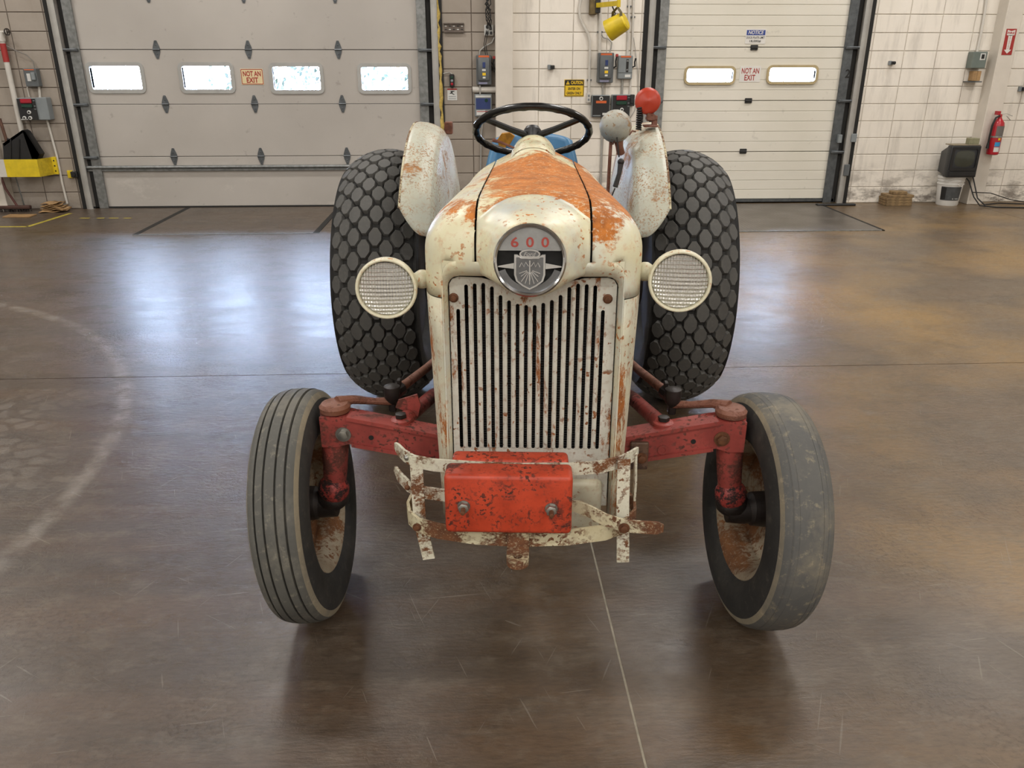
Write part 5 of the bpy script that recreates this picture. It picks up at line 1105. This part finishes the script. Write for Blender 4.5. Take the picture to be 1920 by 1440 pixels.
# cords from the television
P = [(tx1-.05, by+.1, tz+.05), (tx1+.02, by-.05, .30), (tx1+.06, by-.15, .12), (tx1+.12, by-.22, .02), (tx1+.3, by-.28, .008), (tx1+.7, by-.34, .008), (tx1+1.1, by-.30, .008)]
tag(MB().tube(P, .008, 7).build('power_cord', M_CORD), 'black power cord falling from the television and running along the floor', 'cord')
P = [(tx1-.02, by+.12, tz+.1), (tx1+.07, by+.02, .42), (tx1+.10, by-.06, .25), (tx1+.12, by-.14, .10), (tx1+.20, by-.2, .018), (tx1+.26, by-.1, .012), (tx1+.5, by+.0, .012), (tx1+.9, by-.1, .012), (tx1+1.2, by-.02, .05)]
tag(MB().tube(P, .008, 7).build('power_cord', M_CORD), 'second black cord hanging behind the television and looping past the column', 'cord')
P = [(COLX[0]+.02, YC-.03, .16), (COLX[1]+.05, YC-.05, .15), (COLX[1]+.35, YC-.02, .06), (COLX[1]+.6, YC-.01, .02), (COLX[1]+.9, YC-.05, .012)]
tag(MB().tube(P, .006, 7).build('power_cord', M_CORD), 'thin dark cord strung across the foot of the right column', 'cord')
# offcuts of wood
wx = G(1679, 384)[0]; wy = D-.26; random.seed(9)
for i in range(4):
    dx = random.uniform(-.012, .012); o = MB().box(wx-.16+dx, wx+.17+dx, wy-.0, wy+.22, i*.034, i*.034+.033, .003).build('wood_block', M_WOOD)
    tag(o, ('lowest', 'second lowest', 'third', 'uppermost long')[i]+' plank in the little wood stack by the white wall', 'wood', 'stacked planks by the wall')
tag(MB().box(wx-.08, wx+.10, wy+.03, wy+.16, .136, .175, .006).build('wood_block', M_WOOD), 'short wood offcut lying on top of the little plank stack', 'wood')

# ------------------------------------------------------------------ far left corner
x0, x1, z0, z1 = R(2, 297, 105, 331, D-.30); yg = D-.30
xa = W(10, 315, yg)[0]; xb = W(72, 315, yg)[0]; xc = W(100, 313, D-.05)[0]; z0 = W(50, 332, yg)[1]; z1 = W(50, 299, yg)[1]
r = thing('guard_bracket', 'bright yellow bent steel guard bolted low on the left wall', 'guard', (xa+xc)/2, yg, z0)
MB().box(xa, xb, yg, yg+.012, z0, z1, .002).build('front_plate', M_YEL, r); MB().add([(xb-.002, yg, z0), (xb-.002, yg, z1), (xc, D-.06, z1), (xc, D-.06, z0), (xb-.002, yg+.012, z0), (xb-.002, yg+.012, z1), (xc, D-.048, z1), (xc, D-.048, z0)], [(0, 1, 2, 3), (4, 5, 6, 7), (0, 1, 5, 4), (1, 2, 6, 5), (2, 3, 7, 6), (3, 0, 4, 7)]).build('side_plate', plain('yellow_paint_worn', 'c9ae28', .5, var=.3, scale=20), r)
MB().box(xc-.01, xc+.05, D-.06, D, z0, z1, .002).build('wall_flange', M_YEL, r)
for k in (.2, .5, .8): MB().lathe([(0, .009), (.004, .009)], (xc+.025, D-.06, z0+k*(z1-z0)), (0, -1, 0), 8).build('bolt', M_INK, r)
MB().box(xa-.30, xa, yg+.0, yg+.012, z0, z1, .002).build('white_plate', M_PIPEW, r)
# scoop shovel resting on the guard, handle up to the left
sx, sz = W(44, 272, D-.16); r = thing('scoop_shovel', 'black plastic scoop shovel standing behind the yellow guard', 'shovel', sx, D-.16, z1-.05)
ax = W(12, 268, D-.16); b_ = W(48, 243, D-.16); c_ = W(80, 288, D-.16); d_ = W(76, 297, D-.16); e_ = W(14, 299, D-.16)
prf = [ax, (b_[0]-.03, b_[1]-.02), b_, (b_[0]+.03, b_[1]-.02), c_, d_, (d_[0], z1-.06), (e_[0], z1-.06), e_]
MB().prism(prf, D-.24, D-.20).prism([b_, (b_[0]+.03, b_[1]-.02), c_, d_, (d_[0]-.06, d_[1])], D-.24, D-.11).prism([ax, b_, (b_[0], b_[1]-.03), (ax[0]+.01, ax[1]-.03)], D-.24, D-.11).build('blade', M_BLACK, r)
for q in (.35, .62): MB().tube([(ax[0]+(d_[0]-ax[0])*q-.08, D-.245, z1-.04), (ax[0]+(d_[0]-ax[0])*q-.02, D-.245, b_[1]-.10)], .008, 6).build('stiffening_rib', M_BLACK, r)
h0 = W(1, 222, D-.1); MB().tube([(ax[0]+.02, D-.15, z1-.0), (h0[0], D-.12, h0[1])], .018, 10).build('handle', plain('brown_handle', '5a3b2a', .6, var=.3, scale=20), r); MB().tube([(ax[0]+.0, D-.16, ax[1]-.04), (ax[0]+.05, D-.2, ax[1]+.05), (ax[0]+.12, D-.2, ax[1]+.02)], .012, 8).build('grip', M_BLACK, r)
# push broom
gx_ = G(46, 392)[0]; gy_ = D-.24; r = thing('push_broom', 'worn push broom with brown head leaning below the yellow guard', 'broom', gx_, gy_+.1, 0)
MB().box(gx_-.20, gx_+.18, gy_+.02, gy_+.09, .035, .075, .008).build('broom_head', plain('broom_brown', '4a3026', .7, var=.3, scale=20), r)
bb = MB(); random.seed(4)
for i in range(120): xx = gx_-.19+random.random()*.36; yy = gy_+.02+random.random()*.06; bb.tube([(xx, yy, .04), (xx+random.uniform(-.01, .01), yy+random.uniform(-.012, .012), .001)], .003, 3)
br = bb.build('bristles', plain('dark_bristle', '2e2622', .9), r); br['kind'] = 'stuff'
MB().tube([(gx_+.02, gy_+.06, .07), (gx_-.06, D-.2, .28), (gx_-.20, D-.08, .75)], .014, 8).build('handle', plain('red_brown_handle', '5e352f', .6, var=.3, scale=20), r)
tag(MB().tube([(gx_+.06, gy_+.15, .01), (gx_+.06, D-.15, .45)], .008, 7).ball((gx_+.06, D-.15, .45), .010, 8, 6).build('rod', M_GALV), 'thin grey metal rod standing below the yellow guard', 'rod')
ax_, ay_ = G(8, 407); bx_, by_ = G(75, 401); tag(MB().box(ax_, bx_, ay_-.04, ay_+.13, 0, .012, .002).build('board', plain('thin_board', '9c7a50', .8, var=.25, scale=14)), 'thin flat wooden board lying on the floor in front of the broom', 'board')
cx_ = G(104, 397)[0]; cy_ = D-.30; random.seed(8)
r = thing('cardboard_pile', 'crumpled brown cardboard bundle against the left wall base', 'cardboard', cx_, cy_, 0)
for i in range(6):
    Mx = Matrix.Translation((cx_+random.uniform(-.02, .02), cy_+.1, .012+i*.02)) @ Matrix.Rotation(random.uniform(-.25, .25), 4, 'Z') @ Matrix.Rotation(random.uniform(-.05, .05), 4, 'Y')
    MB().grid(lambda u, v: Vector(((u-.5)*(.32-.02*i), (v-.5)*.17, .008*math.sin(9*u+i)+.006*math.sin(7*v+i))), 9, 5).move(Mx).build('sheet', M_CARD, r)
for o in r.children: solid(o, .008, 0)
# standing white sprinkler pipe
yp = D-.28; p0 = W(3, 62, yp); p1 = W(48, 262, D-.28); xx = (p0[0]+p1[0])/2
r = thing('standpipe', 'white vertical standpipe with a red band behind the yellow guard', 'pipe', xx, yp, 0)
xp = W(22, 160, D-.05)[0]; yp = D-.05
MB().tube([(xp, yp, .62), (xp, yp, 2.02)], .030, 14).tube([(xp, yp, .64), (xp, D, .64)], .030, 14).build('pipe', M_PIPEW, r); zr = W(10, 99, yp)[1]
MB().lathe([(-.10, .0325), (.10, .0325)], (xp, yp, zr), (0, 0, 1), 16).build('red_band', M_RED, r)
zv = W(10, 60, yp)[1]; MB().lathe([(-.05, .04), (.05, .045), (.06, .03)], (xp, yp, zv-.05), (0, 0, 1), 14).tube([(xp, yp, zv), (xp+.10, yp-.04, zv)], .014, 8).build('valve_body', M_PIPEW, r)
wv = MB(); wv.lathe([(-.006, .030), (.006, .030), (.006, .040), (-.006, .040)], (xp+.10, yp-.04, zv), (1, -.4, 0), 16, True); wv.tube([(xp+.10, yp-.04, zv-.035), (xp+.10, yp-.04, zv+.035)], .007, 6); wv.lathe([(-.02, .012), (.02, .012)], (xp+.10, yp-.04, zv), (1, -.4, 0), 10); wv.build('hand_wheel', plain('dark_wheel', '3a332e', .6), r)
# yellow floor tape
M_TAPE = plain('worn_yellow_tape', 'b3a23c', .6, var=.35, scale=18)
def tape(label, a, b_, w=.05):
    a = Vector(G(*a)); b_ = Vector(G(*b_)); d = (b_-a).normalized(); n = Vector((-d.y, d.x))*w/2
    tag(MB().add([(a+n).to_3d()[:2]+(.0,), (a-n).to_3d()[:2]+(.0,), (b_-n).to_3d()[:2]+(.0,), (b_+n).to_3d()[:2]+(.0,), (a+n).to_3d()[:2]+(.0012,), (a-n).to_3d()[:2]+(.0012,), (b_-n).to_3d()[:2]+(.0012,), (b_+n).to_3d()[:2]+(.0012,)], [(0, 1, 2, 3), (4, 5, 6, 7), (0, 1, 5, 4), (1, 2, 6, 5), (2, 3, 7, 6), (3, 0, 4, 7)]).build('floor_tape', M_TAPE, smooth=0), label, 'floor tape', 'yellow floor tape')
tape('yellow floor tape running along the left edge towards the camera side', (-40, 425.5), (52, 425)); tape('yellow floor tape slanting towards the wide door track', (52, 425), (132, 400))
for i, (a, b_) in enumerate(((150, 168), (182, 196), (205, 222), (232, 246))): tape('short worn dash of yellow floor tape before the wide door, '+('leftmost', 'second', 'third', 'rightmost')[i]+' of the four', (a, 409), (b_, 409), .035)
